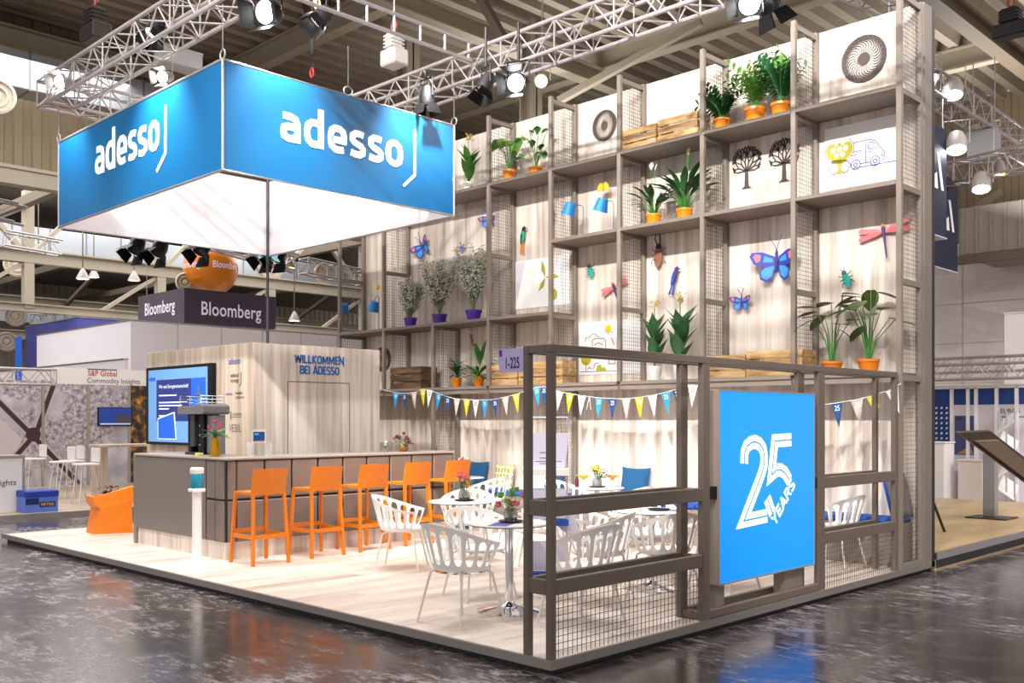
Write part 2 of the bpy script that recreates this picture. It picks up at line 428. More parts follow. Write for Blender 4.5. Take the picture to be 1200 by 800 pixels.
for y, z in ((1.886, .96), (3.635, .96)):
    b = MB(); b.box(-.07, y, z, -.02, y+(.134 if y < 2 else .075), z+.1); b.build('bracket', BLACK, lb)
fr = FX(-.003, 0, 0)
EMW = mat('glowing_white_print', 'FFFFFF', .4, emit=.95)
W2 = MB()
def P25(px, py): q = onx(px, py, -.003); return (q[1], q[2])
two = [P25(x, y) for x, y in ((872, 543), (872.5, 530), (875, 523), (880, 518.5), (885, 517.5), (890, 520), (894, 526), (895.5, 535), (895, 545), (893, 553), (889, 564), (871.5, 610), (899, 604))]
five = [P25(x, y) for x, y in ((927, 515), (908, 516.5), (904, 556), (910, 550.5), (915, 550.5), (920, 554), (925, 563))]
yy = [P25(x, y) for x, y in ((899, 584), (905, 601))]
for st in (two, five, yy): W2.stroke(st, .115, fr, 0, .002)
W2.build('numerals', EMW, lb)
W2 = MB()
for st in (two, five, yy): W2.stroke(st, .014, fr, .001, .0045)
W2.build('numeral_line', LBF, lb)
p0 = P25(908, 617); p1 = P25(932, 569); L = math.hypot(p1[0]-p0[0], p1[1]-p0[1]); d = ((p1[0]-p0[0])/L, (p1[1]-p0[1])/L)
caps('YEARS', Fr((-.003, p0[0], p0[1]), (0, d[0], d[1]), (0, -d[1], d[0]), (1, 0, 0)), L, .105, .2, align='l').build('lettering', EMW, lb)
# ---------------------------------------------------------------- bench with cushions
be = thing('wall_bench', 'long low bench with blue seat pad under the shelving along the wall', 'bench', (-2.5, 5.9, 0))
b = MB(); b.box(-6.6, 5.69, 0, -.1, WY-.005, .46, .005); b.build('bench_box', mat('grey_fabric_board', '8D8178', .8, noise=.06), be)
BCU = mat('royal_blue_fabric', '1B4FA8', .85, bump=.2, bscale=300)
for k in range(5):
    b = MB(); b.box(-6.55+k*1.29, 5.66, .46, -6.55+k*1.29+1.27, WY-.005, .52, .02); b.build('seat_pad', BCU, be)
def pillow(name, label, c, w, h, t, rz, tilt, m, m2=None, group=None):
    o = MB(); n = 12; v = []; f = []
    for sd in (1, -1):
        k0 = len(v)
        for i in range(n+1):
            for j in range(n+1):
                a, bb = i/n*2-1, j/n*2-1
                e = (1-a**4)*(1-bb**4); pin = 1-.10*(1-abs(bb)**2)*abs(a)**3; pin2 = 1-.10*(1-abs(a)**2)*abs(bb)**3
                v.append((a*w/2*pin, -sd*t/2*e**.5, bb*h/2*pin2))
        for i in range(n):
            for j in range(n):
                q = (k0+i*(n+1)+j, k0+(i+1)*(n+1)+j, k0+(i+1)*(n+1)+j+1, k0+i*(n+1)+j+1); f.append(q if sd > 0 else q[::-1])
    o.raw(v, f)
    ob = o.build(name, m, smooth=60); ob.location = c; ob.rotation_euler = (tilt, 0, rz)
    return tag(ob, label, 'cushion', group)
PATT = bpy.data.materials.new('ogee_pattern_fabric'); PATT.use_nodes = True
def patt():
    nt = PATT.node_tree; N = nt.nodes.new; L = nt.links.new; bs = nt.nodes['Principled BSDF']; bs.inputs['Roughness'].default_value = .9
    tc = N('ShaderNodeTexCoord'); mp = N('ShaderNodeMapping'); mp.inputs['Scale'].default_value = (14, 0.01, 10); mp.inputs['Rotation'].default_value = (0, .0, 0)
    vo = N('ShaderNodeTexVoronoi'); vo.feature = 'DISTANCE_TO_EDGE'; vo.inputs['Scale'].default_value = 1; vo.inputs['Randomness'].default_value = .15
    L(tc.outputs['Object'], mp.inputs[0]); L(mp.outputs[0], vo.inputs['Vector'])
    r = ramp(nt, [(.0, 'EFE9CC'), (.10, 'EFE9CC'), (.14, 'A39A12'), (1, 'B4A81A')]); r.color_ramp.interpolation = 'CONSTANT'
    L(vo.outputs['Distance'], r.inputs[0]); L(r.outputs[0], bs.inputs['Base Color'])
patt()
TEAL = mat('petrol_blue_fabric', '12527E', .85, bump=.2, bscale=300)
pillow('cushion', 'petrol blue square cushion on the bench behind the round table with oranges', (-3.87, 5.98, .74), .46, .42, .15, .1, -.22, TEAL)
pillow('cushion', 'olive and cream patterned cushion standing on the bench against the wall', (-6.42, 5.99, .70), .44, .44, .14, -.1, -.2, PATT)
pillow('cushion', 'dark petrol cushion on the bench behind the last orange stool', (-7.02, 5.98, .74), .44, .4, .14, .1, -.22, TEAL)
pillow('cushion', 'dark blue cushion behind the brochure rack by the mesh side panel', (-5.35, 5.98, .72), .36, .34, .12, .1, -.2, TEAL)
cg = pillow('cushion', 'large grey cushion with blue edge leaning inside the mesh end panel', (-.17, 5.86, .76), .42, .5, .12, 1.45, -.25, mat('grey_weave', '847C78', .9, noise=.2, nscale=30))
b = MB(); b.tube([(-.2, 0, -.24), (-.205, 0, .235), (.2, 0, .24), (.205, 0, -.235)], .017, 8, closed=True)
e = b.build('piping', BCU); e.parent = cg
# ---------------------------------------------------------------- cabin
CXR, CYF, CXL, CYB, CH = -7.25, 2.09, -10.36, 4.21, 2.63
ca = thing('storage_cabin', 'pale wood clad storage cabin behind the bar with blue welcome lettering', 'cabin', ((CXR+CXL)/2, (CYF+CYB)/2, 0))
b = MB(); b.box(CXL, CYF, 0, CXR, CYB, CH, .004); b.build('body', WOODC, ca)
p = onx(337, 447, CXR); q = onx(409.5, 449, CXR); ZD = (p[2]+q[2])/2
b = MB()
for y0, y1, z0, z1 in ((p[1]-.006, p[1]+.006, 0, ZD), (q[1]-.006, q[1]+.006, 0, ZD), (p[1], q[1], ZD-.006, ZD+.006)): b.box(CXR-.001, y0, z0, CXR+.0015, y1, z1)
b.build('door_gap', mat('shadow_gap', '5B5048', .9), ca)
b = MB(); b.box(CXR, p[1]+.008, .01, CXR+.003, q[1]-.008, ZD-.008); b.build('door', WOODP, ca)
b = MB(); b.box(CXR+.002-.003, CYF+.003, 0, CXR+.001, p[1]-.006, CH-.002); b.box(CXR-.001, q[1]+.006, 0, CXR+.001, CYB-.002, CH-.002); b.box(CXR-.001, p[1]-.006, ZD+.006, CXR+.001, q[1]+.006, CH-.002); b.build('cladding', WOODP, ca)
def word(px0, px1, py, t, x, h=None, m=PRB, bold=.03, par=ca, name='lettering'):
    a = onx(px0, py, x); c = onx(px1, py, x)
    MB().text(t, FX(x, (a[1]+c[1])/2, a[2]), w=c[1]-a[1], h=h, bold=bold).build(name, m, par)
for px0, px1, py, s_ in ((345.5, 403, 425.0, 'WILLKOMMEN'), (351.5, 397.5, 437.8, 'BEI ADESSO')):
    a = onx(px0, py, CXR+.002); c = onx(px1, py, CXR+.002); caps(s_, FX(CXR+.002, (a[1]+c[1])/2, a[2]), c[1]-a[1], .115, .23).build('lettering', PRB, ca)
def wordy(px0, px1, py, t, y, h=None, m=PRB, bold=.01, par=ca, name='lettering'):
    a = ony(px0, py, y); c = ony(px1, py, y)
    MB().text(t, FY((a[0]+c[0])/2, y, a[2]), w=c[0]-a[0], h=h, bold=bold).build(name, m, par)
yl = CYF-.001
wordy(268, 282, 427, 'adesso', yl, .09, mat('violet_blue_print', '3A48A0', .6), .02)
wordy(270.5, 280, 442, 'adesso', yl, .06, INK); wordy(270.5, 280, 448, 'orange', yl, .06, INK)
wordy(265, 272.5, 463, 'adesso', yl, .04, mat('violet_blue_print', '3A48A0', .6)); wordy(276, 284, 462, 'mobile', yl, .045, INK, 0); wordy(276, 286, 467, 'solutions', yl, .045, INK, 0)
wordy(273, 283, 487, 'com', yl, .05, INK, 0)
b = MB(); f2 = FY(0, yl, 0)
def PY(px, py): q = ony(px, py, yl); return (q[0], q[2])
b.stroke([PY(282.5, 436), PY(282.5, 448), PY(281, 453)], .012, f2, 0, .003); b.build('lettering_line', INK, ca)
b = MB(); b.stroke([PY(270.5, 482), PY(270.5, 491)], .03, f2, 0, .003); b.stroke([PY(272, 488.5), PY(283, 488.5)], .008, f2, 0, .003); b.build('lettering_line', mat('grey_green_print', '6B7A66', .6), ca)
wordy(268.5, 283, 506, 'VEBIL', yl, .11, mat('thin_grey_print', '7A6A6A', .6), -.01)
# ---------------------------------------------------------------- TV on the cabin's short side
p0 = ony(171, 431, CYF-.09); p1 = ony(247, 423.5, CYF-.09); TX0, TX1 = p0[0], p1[0]; TZ1 = p0[2]; TZ0 = ony(171, 520, CYF-.09)[2]
tv = thing('wall_tv', 'large black framed screen with blue slide on the wooden cabin wall', 'TV', ((TX0+TX1)/2, CYF-.04, TZ0))
b = MB(); b.box(TX0, CYF-.09, TZ0, TX1, CYF-.005, TZ1, .008); b.build('housing', BLACK, tv)
SCRB = mat('screen_light_blue', '6FA6E2', .3, emit=.3); SCRN = mat('screen_navy', '20307C', .3, emit=.35); SCRD = mat('screen_blue', '0E55C4', .3, emit=.8); SCRW = mat('screen_white', 'D6E2F8', .3, emit=.8); SCRC = mat('screen_cyan', '1FA0CC', .3, emit=.7); SCRO = mat('screen_brown', '6C6048', .3, emit=.6)
TW, TH = TX1-TX0, TZ1-TZ0; ft = FY(TX0, CYF-.09, TZ0)
def rect(o, x0, y0, x1, y1, d, m, name='slide_panel'): bb = MB(); bb.poly([(x0*TW, y0*TH), (x1*TW, y0*TH), (x1*TW, y1*TH), (x0*TW, y1*TH)], ft, d-.001, d); bb.build(name, m, o)
b = MB(); b.poly([(.045*TW, .035*TH), (.955*TW, .035*TH), (.955*TW, .96*TH), (.045*TW, .96*TH)], ft, 0, .002); scr = b.build('screen', SCRB, tv)
rect(scr, .18, .30, .93, .83, .003, SCRN); 0; rect(scr, .06, .82, .16, .865, .003, SCRD)
b = MB(); b.poly([(.2*TW, .07*TH), (.5*TW, .07*TH), (.47*TW, .42*TH), (.2*TW, .34*TH)], ft, .003, .004); b.build('slide_shape', SCRW, scr)
b = MB(); b.poly([(.21*TW, .08*TH), (.485*TW, .08*TH), (.455*TW, .40*TH), (.21*TW, .325*TH)], ft, .004, .005); b.build('slide_shape', SCRD, scr)
MB().text('Wir sind Energiewissenschaft!', Fr(ft.p(.22*TW, .72*TH, .003), ft.u, ft.v, ft.n), w=.46*TW, h=.045*TH, bold=.02, align='l').build('slide_text', SCRW, scr)
for (y, x1) in ((.62, .5), (.53, .66), (.49, .58), (.45, .38), (.36, .4)): rect(scr, .22, y, x1, y+.016, .004, SCRW, 'slide_text')
random.seed(3); b = MB(); b.mi = 2; b.poly([(.72*TW, .3*TH), (.93*TW, .3*TH), (.93*TW, .83*TH), (.72*TW, .83*TH)], ft, .003, .004)
for k in range(70):
    t = random.random(); x = .83+random.uniform(-.07, .07)*t; y = .74-.34*t; s = .012
    b.mi = 0 if t > .45 else 1
    b.poly([(x*TW-s, y*TH-s), (x*TW+s, y*TH-s), (x*TW+s, y*TH+s), (x*TW-s, y*TH+s)], ft, .004, .0048+k*1e-5)
b.build('slide_picture', [SCRC, SCRO, SCRD], scr)
# ---------------------------------------------------------------- bar counter
BXR, BYF, BXL, BYE, BH = -5.75, .84, -8.06, 4.34, 1.165
ba = thing('bar_counter', 'L-shaped taupe panelled bar counter with pale wood plinth', 'bar counter', (-6.6, 2, 0))
PAN = mat('taupe_upholstered_panel', '786B62', .62, noise=.04, nscale=6)
PANL = mat('smooth_taupe_panel', '726A63', .5)
b = MB(); b.box(BXR-.6, BYF+.03, .2, BXR-.03, BYE, BH-.03); b.box(BXL+.02, BYF+.03, .2, BXR-.6, BYF+.58, BH-.03); b.build('carcass', BLK2, ba)
b = MB(); b.box(BXR-.58, BYF+.03, 0, BXR-.025, BYE-.02, .2); b.box(BXL+.05, BYF+.03, 0, BXR-.58, BYF+.55, .2); b.build('plinth', WOODP, ba)
b = MB()
b.box(BXR-.64, BYF-.01, BH-.03, BXR+.01, BYE+.01, BH, .006); b.box(BXL, BYF-.01, BH-.03, BXR-.64, BYF+.62, BH, .006); b.build('worktop', mat('pale_grey_worktop', '9A918B', .4), ba)
npan = 9
for k in range(npan):
    y0 = BYF+.16+k*(BYE-BYF-.16)/npan; y1 = y0+(BYE-BYF-.16)/npan-.022
    for z0, z1 in ((.205, .67), (.692, BH-.04)):
        b = MB(); b.box(BXR-.035, y0, z0, BXR, y1, z1, .012); b.build('panel', PAN, ba)
for z0, z1 in ((.205, .67), (.692, BH-.04)):
    b = MB(); n = 8; v = [(BXR-.2, BYF)] + [(BXR-.14+.14*sin(pi/2*i/n), BYF+.14-.14*cos(pi/2*i/n)) for i in range(n+1)] + [(BXR-.04, BYF+.14), (BXR-.2, BYF+.05)]
    b.poly(v, Fr((0, 0, z0), (1, 0, 0), (0, 1, 0), (0, 0, 1)), 0, z1-z0); b.build('corner_panel', PAN, ba, smooth=35)
    b = MB(); b.box(BXR-.42, BYF, z0, BXR-.222, BYF+.035, z1, .012); b.build('panel', PAN, ba)
b = MB(); b.box(BXL+.05, BYF, .205, BXR-.445, BYF+.035, BH-.035, .006); b.build('end_panel', PANL, ba)
b = MB(); b.box(BXL-.03, BYF, 0, BXL+.05, BYF+.6, BH-.03, .01); b.build('end_post', mat('brushed_steel_post', '8C8682', .35, .6), ba)
# ================================================================ STOOLS, CHAIRS, TABLES
def make_stool():
    t = thing('bar_stool', 'orange plastic bar stool', 'bar stool')
    # faces -x; seat centre at origin
    b = MB(); v = []; f = []; n = 10
    for k, (zz) in enumerate((.80, .772)):
        for i in range(n+1):
            for j in range(n+1):
                x = -.2+.4*i/n; y = -.205+.41*j/n
                v.append((x, y, zz - .014*(1-(2*i/n-1)**2)*(1-(2*j/n-1)**2)))
    N = (n+1)**2
    for i in range(n):
        for j in range(n):
            q = (i*(n+1)+j, (i+1)*(n+1)+j, (i+1)*(n+1)+j+1, i*(n+1)+j+1); f.append(q); f.append(tuple(a+N for a in q[::-1]))
    ed = [i*(n+1) for i in range(n+1)] + [n*(n+1)+j for j in range(1, n+1)] + [i*(n+1)+n for i in range(n-1, -1, -1)] + [j for j in range(n-1, 0, -1)]
    for a, c in zip(ed, ed[1:]+ed[:1]): f.append((a, a+N, c+N, c))
    b.raw(v, f); b.build('seat', ORANGE, t, smooth=30)
    b = MB(); v = []; f = []; n = 10
    zs = [(.775, .0), (.85, .012), (.95, .03), (1.06, .055)]
    for th in (0, .018):
        for z, dx in zs:
            for j in range(n+1):
                a = 2*j/n-1; y = a*(.215-.01*(z-.78))
                v.append((.195+dx+th-.03*(a*a), y, z-.008*a*a*(z > 1)))
    m = n+1; K = 4*m
    for i in range(3):
        for j in range(n):
            q = (i*m+j, i*m+j+1, (i+1)*m+j+1, (i+1)*m+j); f.append(q); f.append(tuple(a+K for a in q[::-1]))
    for i in range(3): f += [(i*m, (i+1)*m, (i+1)*m+K, i*m+K), (i*m+n, i*m+n+K, (i+1)*m+n+K, (i+1)*m+n)]
    for j in range(n): f += [(j, j+K, j+1+K, j+1), (3*m+j, 3*m+j+1, 3*m+j+1+K, 3*m+j+K)]
    b.raw(v, f); b.build('backrest', ORANGE, t, smooth=30)
    for sx in (-1, 1):
        for sy in (-1, 1):
            b = MB(); top = (.185*sx, .195*sy, .785); bot = (.235*sx, .225*sy, 0)
            b.beam(bot, top, .030, .034)
            b.build('leg', ORANGE, t)
    b = MB(); z = .31; k = .215; w = .213
    for p, q in (((-k, -w), (-k, w)), ((k, -w), (k, w)), ((-k, -w), (k, -w)), ((-k, w), (k, w))): b.beam((p[0], p[1], z+(.04 if p[0] == q[0] and p[0] < 0 else 0)), (q[0], q[1], z+(.04 if p[0] == q[0] and p[0] < 0 else 0)), .022, .045)
    b.build('footrest', ORANGE, t)
    return t
ST = Protos(make_stool())
for (x, y), lab in zip(((-5.37, 1.06), (-5.42, 1.85), (-5.45, 2.56), (-5.50, 3.30), (-5.56, 4.05)), (
    'orange bar stool closest to the white sanitiser post', 'second orange bar stool counting from the sanitiser post', 'middle orange bar stool of the row of five',
    'fourth orange bar stool, behind the chair at the end of the row', 'last orange bar stool of the row, closest to the bench and pennants')):
    ST.at((x, y, 0), 0, lab, 'orange bar stools along the counter')
ST.done()
def make_chair():
    t = thing('basket_chair', 'white slotted basket armchair', 'chair')
    # faces +x; origin on the floor under the seat centre
    b = MB()
    A = radians(133); NS = 13; sub = 6
    cols = []                                  # angle, slot parameter (None in ribs)
    pitch = 2*A/NS
    for k in range(NS):
        a0 = -A+k*pitch; rib = .30*pitch
        cols.append((a0, None))
        for i in range(sub+1):
            s = i/sub; cols.append((a0+rib/2+s*(pitch-rib), 2*s-1))
    cols.append((A, None))
    def rim(a):
        c = abs(a)/A; e = c*c*(3-2*c); return .80-.165*e
    def pt(a, h, th=0.):
        # h = 0 at the seat pan edge, 1 at the rim
        top = rim(a); z = .435+(top-.435)*h
        fl = h**.8
        rx = .205+.075*fl - th; ry = .215+.085*fl - th
        # a = 0 is the back (-x)
        return (-rx*cos(a)*(1.0 if cos(a) > 0 else .95) - .02*fl*cos(a), ry*sin(a), z)
    rows = []
    for a, s in cols:
        lo, hi = .20, .80
        if s is None: e = 0; lo2 = hi2 = .5
        else: e = sqrt(max(0, 1-s*s)); lo2 = .25-.14*e; hi2 = .77+.12*e
        rows.append([0, .08, lo2 if s is not None else .25, hi2 if s is not None else .74, .93, 1.0])
    nr = 6
    for sd, th in ((0, 0), (1, .011)):
        k0 = len(b.v); V = [pt(a, h, th) for (a, s), hs in zip(cols, rows) for h in hs]; F = []
        for i in range(len(cols)-1):
            slot = cols[i][1] is not None and cols[i+1][1] is not None
            for j in range(nr-1):
                if slot and j == 2: continue
                q = (i*nr+j, (i+1)*nr+j, (i+1)*nr+j+1, i*nr+j+1); F.append(q if sd == 0 else q[::-1])
        b.raw(V, F)
    M = len(cols)*nr
    F = []
    for i in range(len(cols)-1):
        slot = cols[i][1] is not None and cols[i+1][1] is not None
        F.append((i*nr+nr-1, (i+1)*nr+nr-1, (i+1)*nr+nr-1+M, i*nr+nr-1+M))
        if slot:
            F.append((i*nr+2, (i+1)*nr+2, (i+1)*nr+2+M, i*nr+2+M)); F.append((i*nr+3, i*nr+3+M, (i+1)*nr+3+M, (i+1)*nr+3))
    for i in (0, len(cols)-1):
        for j in range(nr-1): F.append((i*nr+j, i*nr+j+1, i*nr+j+1+M, i*nr+j+M))
    for i in range(len(cols)-1):
        a, c = cols[i], cols[i+1]
        if (a[1] is None) != (c[1] is None):
            for (q, w) in (((i if a[1] is not None else i+1), 0),): F.append((q*nr+2, q*nr+3, q*nr+3+M, q*nr+2+M))
    b.v2 = None
    b.f += F; b.m += [0]*len(F)
    b.build('shell', WHITE, t, smooth=35)
    b = MB(); n = 28
    b.lathe([(0, .447), (.12, .447), (.185, .452), (.212, .452), (.214, .44), (.19, .42), (.10, .412), (0, .412)], n)
    for i, p in enumerate(b.v): b.v[i] = (p[0]*(1.08 if p[0] > 0 else .98), p[1]*1.02, p[2])
    b.build('seat', WHITE, t, smooth=50)
    for sx in (-1, 1):
        for sy in (-1, 1):
            b = MB(); b.tube([(.03*sx, .10*sy, .415), (.12*sx, .15*sy, .412), (.15*sx, .17*sy, .395), (.225*sx, .235*sy, .0)], .0095, 8); b.build('leg', LEGM, t, smooth=True)
    return t
CH_ = Protos(make_chair())
D = radians
chairs = [
 (-1.37, .45, 90, 'white basket chair facing away on the aisle side of the front flower table'),
 (-.66, 1.08, 178, 'white basket chair directly behind the lower rail of the corner railing'),
 (-2.05, 1.30, -15, 'white basket chair on the bar side of the front flower table, facing the aisle corner'),
 (-3.85, 1.86, 38, 'white basket chair beside the orange stools with its back to the bar corner'),
 (-3.80, 2.78, -48, 'white basket chair behind the second flower table, facing the viewer'),
 (-2.72, 2.78, 215, 'white basket chair between the second flower table and the railing corner post'),
 (-5.72, 4.95, 185, 'white basket chair in front of the olive patterned cushion'),
 (-1.12, 1.86, 200, 'white basket chair behind the chair at the railing, its slotted back half hidden'),
 (-1.93, 2.55, 20, 'white basket chair with only its arm showing between railing chairs'),
 (-1.66, 3.28, -48, 'white basket chair behind the table with the black plate, facing the viewer'),
 (-.78, 2.35, 155, 'white basket chair in front of the table with the black plate'),
 (-.72, 3.22, 180, 'white basket chair behind the light box by the inner railing post'),
 (-4.28, 5.0, 0, 'white basket chair at the bench table near the brochure rack'),
 (-3.02, 4.72, 178, 'white basket chair just in front of the blue bench cushion'),
 (-.62, 5.28, 180, 'white basket chair in the end bay of the railing beside the glowing blue box'),
]
for x, y, r, lab in chairs: CH_.at((x, y, 0), D(r), lab, 'white basket chairs around the round tables', (1.07, 1.07, 1.0))
CH_.done()
def make_table():
    t = thing('round_table', 'round white table', 'table')
    b = MB(); b.lathe([(0, .722), (.335, .722), (.345, .727)], 48); b.lathe([(.345, .727), (.345, .731)], 48); b.mi = 1; b.lathe([(.345, .731), (.342, .741), (0, .741)], 48)
    b.build('tabletop', [INK, WHITE], t, smooth=30)
    b = MB(); b.lathe([(.036, .03), (.036, .70), (.09, .715), (.09, .722)], 28); b.build('column', CHROME, t, smooth=40)
    b = MB(); b.lathe([(0, 0), (.27, 0), (.272, .006), (.22, .018), (.12, .035), (.06, .055), (.037, .085), (0, .085)], 48); b.build('base', CHROME, t, smooth=50)
    return t
TB = Protos(make_table())
TBL = [(-1.41, 1.03), (-3.29, 2.21), (-1.22, 2.76), (-3.60, 4.84), (-6.45, 5.12)]
for (x, y), lab in zip(TBL, ('round white table with chrome foot nearest the railing corner, flowers on top', 'round white table beside the orange stools with flowers on top',
    'round white table behind the railing with a black plate on top', 'round white table with oranges and drinks in front of the bench', 'round white table at the far end of the bench by the last stool')):
    TB.at((x, y, 0), 0, lab, 'round white tables')
TB.done()
# ---------------------------------------------------------------- flowers on the tables
def flower_vase(loc, lab, seed, rad=.062, hz=.11, cat='vase', vm_=GLASS, cols=(PETP, PETW), n=14, spread=.12, hh=.2, name='flower_vase'):
    random.seed(seed)
    t = thing(name, lab, cat, loc)
    x, y, z = loc
    b = MB(); b.lathe([(0, 0), (rad*.7, 0), (rad, hz*.35), (rad, hz*.65), (rad*.75, hz), (rad*.7, hz), (rad*.94, hz*.65), (rad*.94, hz*.35), (rad*.6, .006), (0, .006)], 20, loc); b.build('vase', vm_, t, smooth=40)
    b = MB(); fl = MB()
    for k in range(n):
        a = random.uniform(0, 2*pi); r = spread*sqrt(random.random()); h = hz+random.uniform(.25, 1)*hh*(1-.4*r/spread)
        tip = (x+r*cos(a), y+r*sin(a), z+h)
        b.tube([(x+.01*cos(a), y+.01*sin(a), z+.02), (x+.4*r*cos(a), y+.4*r*sin(a), z+hz), tip], .0022, 5)
        for q in range(4):
            aa = random.uniform(0, 2*pi); b.leaf(va(tip, (0, 0, -random.uniform(.0, .07))), (cos(aa), sin(aa), .5), random.uniform(.05, .085), .03, .3)
        if k % 3 != 0:
            fl.mi = k % len(cols)
            rr = random.uniform(.016, .03); fl.sphere(tip, rr, 8, 5, .8)
            for q in range(6): aa = q*pi/3; fl.leaf(va(tip, (0, 0, -.3*rr)), (cos(aa), sin(aa), .6), rr*1.7, rr*1.1, -.4)
    b.build('foliage', G3 if seed % 2 else G1, t, smooth=True); fl.build('blossoms', list(cols), t, smooth=True)
    return t
BL = mat('black_lacquer', '1B1620', .3)
def plate(loc, lab, r=.11):
    b = MB(); b.lathe([(0, 0), (r*.7, 0), (r, .012), (r*.97, .014), (r*.68, .004), (0, .004)], 28, loc); o = b.build('plate', BL, smooth=40, base=loc); return tag(o, lab, 'plate')
VG = mat('smoked_glass', 'C8C4C4', .05, trans=.9)
for i, ((x, y), lab, cols, dz) in enumerate(zip(TBL, ('glass vase with pink flowers on the table nearest the railing corner', 'glass vase with coral flowers on the table beside the orange stools', None, 'grey vase with green fern and white flowers on the bench table', 'small grey vase with red flowers on the table at the end of the bench'),
      ((PETP, mat('coral_petal', 'D9667A', .6), G3), (PETP, mat('coral_petal', 'D9667A', .6)), None, (PETW, YEL), (PETP, PETW)), (0, 0, 0, 0, 0))):
    ox, oy = ((0, .02), (.02, .03), (.05, .05), (0, 0), (.05, 0))[i]
    plate((x+ox, y+oy, .742), ('black plate under the vase nearest the railing corner', 'black plate under the vase beside the stools', 'black plate lying on the table behind the railing', 'black plate under the grey vase on the bench table', 'black plate on the table at the end of the bench')[i])
    if lab: flower_vase((x+ox, y+oy, .747), lab, 11+i, cols=cols, vm_=VG if i < 2 else mat('grey_vase', '8F8A8C', .3))
# orange and yellow glasses on the bench table, flyers
b = MB()
def flyer(x, y, z, w, h, rz, m, lab):
    b = MB(); c, s = cos(rz), sin(rz)
    P = [(x+c*a-s*q, y+s*a+c*q) for a, q in ((-w/2, -h/2), (w/2, -h/2), (w/2, h/2), (-w/2, h/2))]
    b.poly(P, Fr((0, 0, z), (1, 0, 0), (0, 1, 0), (0, 0, 1)), 0, .002); o = b.build('flyer', m, base=(x, y, z)); return tag(o, lab, 'flyer')
flyer(-1.33, .86, .741, .16, .26, .5, mat('violet_flyer', '6A62B0', .5), 'violet flyer on the front table under the vase')
flyer(-1.08, 2.86, .741, .2, .12, .3, mat('violet_flyer', '6A62B0', .5), 'violet flyer beside the black plate on the table behind the railing')
for k, (dx, dy, m, lab) in enumerate(((-.14, -.1, YEL, 'yellow paper flower cone beside the grey vase on the bench table'), (.15, .12, mat('amber_paper', 'C99A16', .6), 'amber paper flower cone behind the grey vase on the bench table'))):
    x, y = TBL[3][0]+dx, TBL[3][1]+dy
    t = thing('paper_flower', lab, 'decoration', (x, y, .741))
    b = MB(); b.lathe([(.03, 0), (.012, .02), (.012, .09)], 10, (x, y, .741)); b.build('stand', PETW, t, smooth=True)
    b = MB()
    for q in range(7): a = q*2*pi/7; b.leaf((x, y, .741+.09), (cos(a), sin(a), 1.0), .13, .075, .3)
    b.build('petals', m, t)
x, y = TBL[3][0]-.2, TBL[3][1]-.16
t = thing('drink_bottle', 'small dark red drink bottle standing on the bench table', 'bottle', (x, y, .741))
b = MB(); b.lathe([(0, 0), (.025, 0), (.025, .09), (.012, .12), (.012, .14), (0, .14)], 14, (x, y, .741)); b.build('bottle_body', mat('dark_red_bottle', '5E2430', .2), t, smooth=40)
b = MB(); b.lathe([(.0135, .138), (.0135, .155), (0, .155)], 12, (x, y, .741)); b.build('cap', ALU, t)
# ---------------------------------------------------------------- things on and by the counter
sx, sy = -5.86, .56
t = thing('sanitiser_stand', 'white hand sanitiser post with turquoise dispenser in front of the bar corner', 'sanitiser stand', (sx, sy, 0))
b = MB(); b.lathe([(0, 0), (.165, 0), (.165, .008), (.06, .025), (.052, .04), (0, .04)], 36, (sx, sy, 0)); b.build('base', WHITE, t, smooth=40)
b = MB(); b.lathe([(.052, .03), (.052, .80)], 24, (sx, sy, 0)); b.build('post', WHITE, t, smooth=40)
b = MB(); b.box(sx-.085, sy-.07, .79, sx+.075, sy+.07, .83, .01); b.build('drip_tray', WHITE, t)
b = MB(); b.lathe([(.06, .83), (.072, .86), (.074, .98), (.07, 1.0)], 24, (sx, sy, 0)); b.build('dispenser', mat('turquoise_plastic', '1E8FAE', .35), t, smooth=40)
b = MB(); b.lathe([(.073, .995), (.077, 1.01), (.077, 1.05), (.06, 1.065), (0, 1.067)], 24, (sx, sy, 0)); b.build('dispenser_cap', WHITE, t, smooth=40)
# coffee machine
mx, my, mz = -7.0, 1.16, BH
t = thing('coffee_machine', 'black coffee machine with grey top and wire cup rail on the bar corner', 'coffee machine', (mx, my, mz))
GRY = mat('grey_machine_plastic', '6C6A6C', .4); 
b = MB(); b.box(mx-.28, my+.02, mz, mx-.2, my+.25, mz+.5, .01); b.box(mx-.02, my+.02, mz, mx+.12, my+.25, mz+.5, .01); b.box(mx-.2, my+.14, mz, mx-.02, my+.25, mz+.5); b.build('body', BLACK, t)
b = MB(); b.box(mx-.2, my-.06, mz, mx+.12, my+.14, mz+.03, .005); b.build('drip_tray', BLK2, t)
b = MB(); b.box(mx-.14, my-.02, mz+.1, mx-.04, my+.14, mz+.5, .008); b.build('brew_column', mat('dark_grey_plastic', '343438', .35), t)
b = MB(); b.poly([(-.34, .5), (.30, .5), (.32, .52), (.32, .60), (.24, .63), (.1, .63), (.06, .60), (-.34, .60)], FY(mx, my+.27, mz), 0, .36); b.build('top_housing', GRY, t, bevel=.006)
b = MB()
for z in (.65, .69, .73): b.tube([(mx-.32, my-.06, mz+z), (mx-.32, my+.24, mz+z), (mx+.2, my+.24, mz+z), (mx+.2, my-.06, mz+z)], .005, 6, closed=True)
for x in (-.32, -.06, .2):
    for y in (-.06, .24): b.tube([(mx+x, my+y, mz+.6), (mx+x, my+y, mz+.735)], .005, 6)
b.build('cup_rail', CHROME, t)
b = MB(); b.box(mx+.13, my+.06, mz+.01, mx+.27, my+.24, mz+.49, .006); b.build('milk_cooler', mat('grey_steel', '87898C', .3, .6), t)
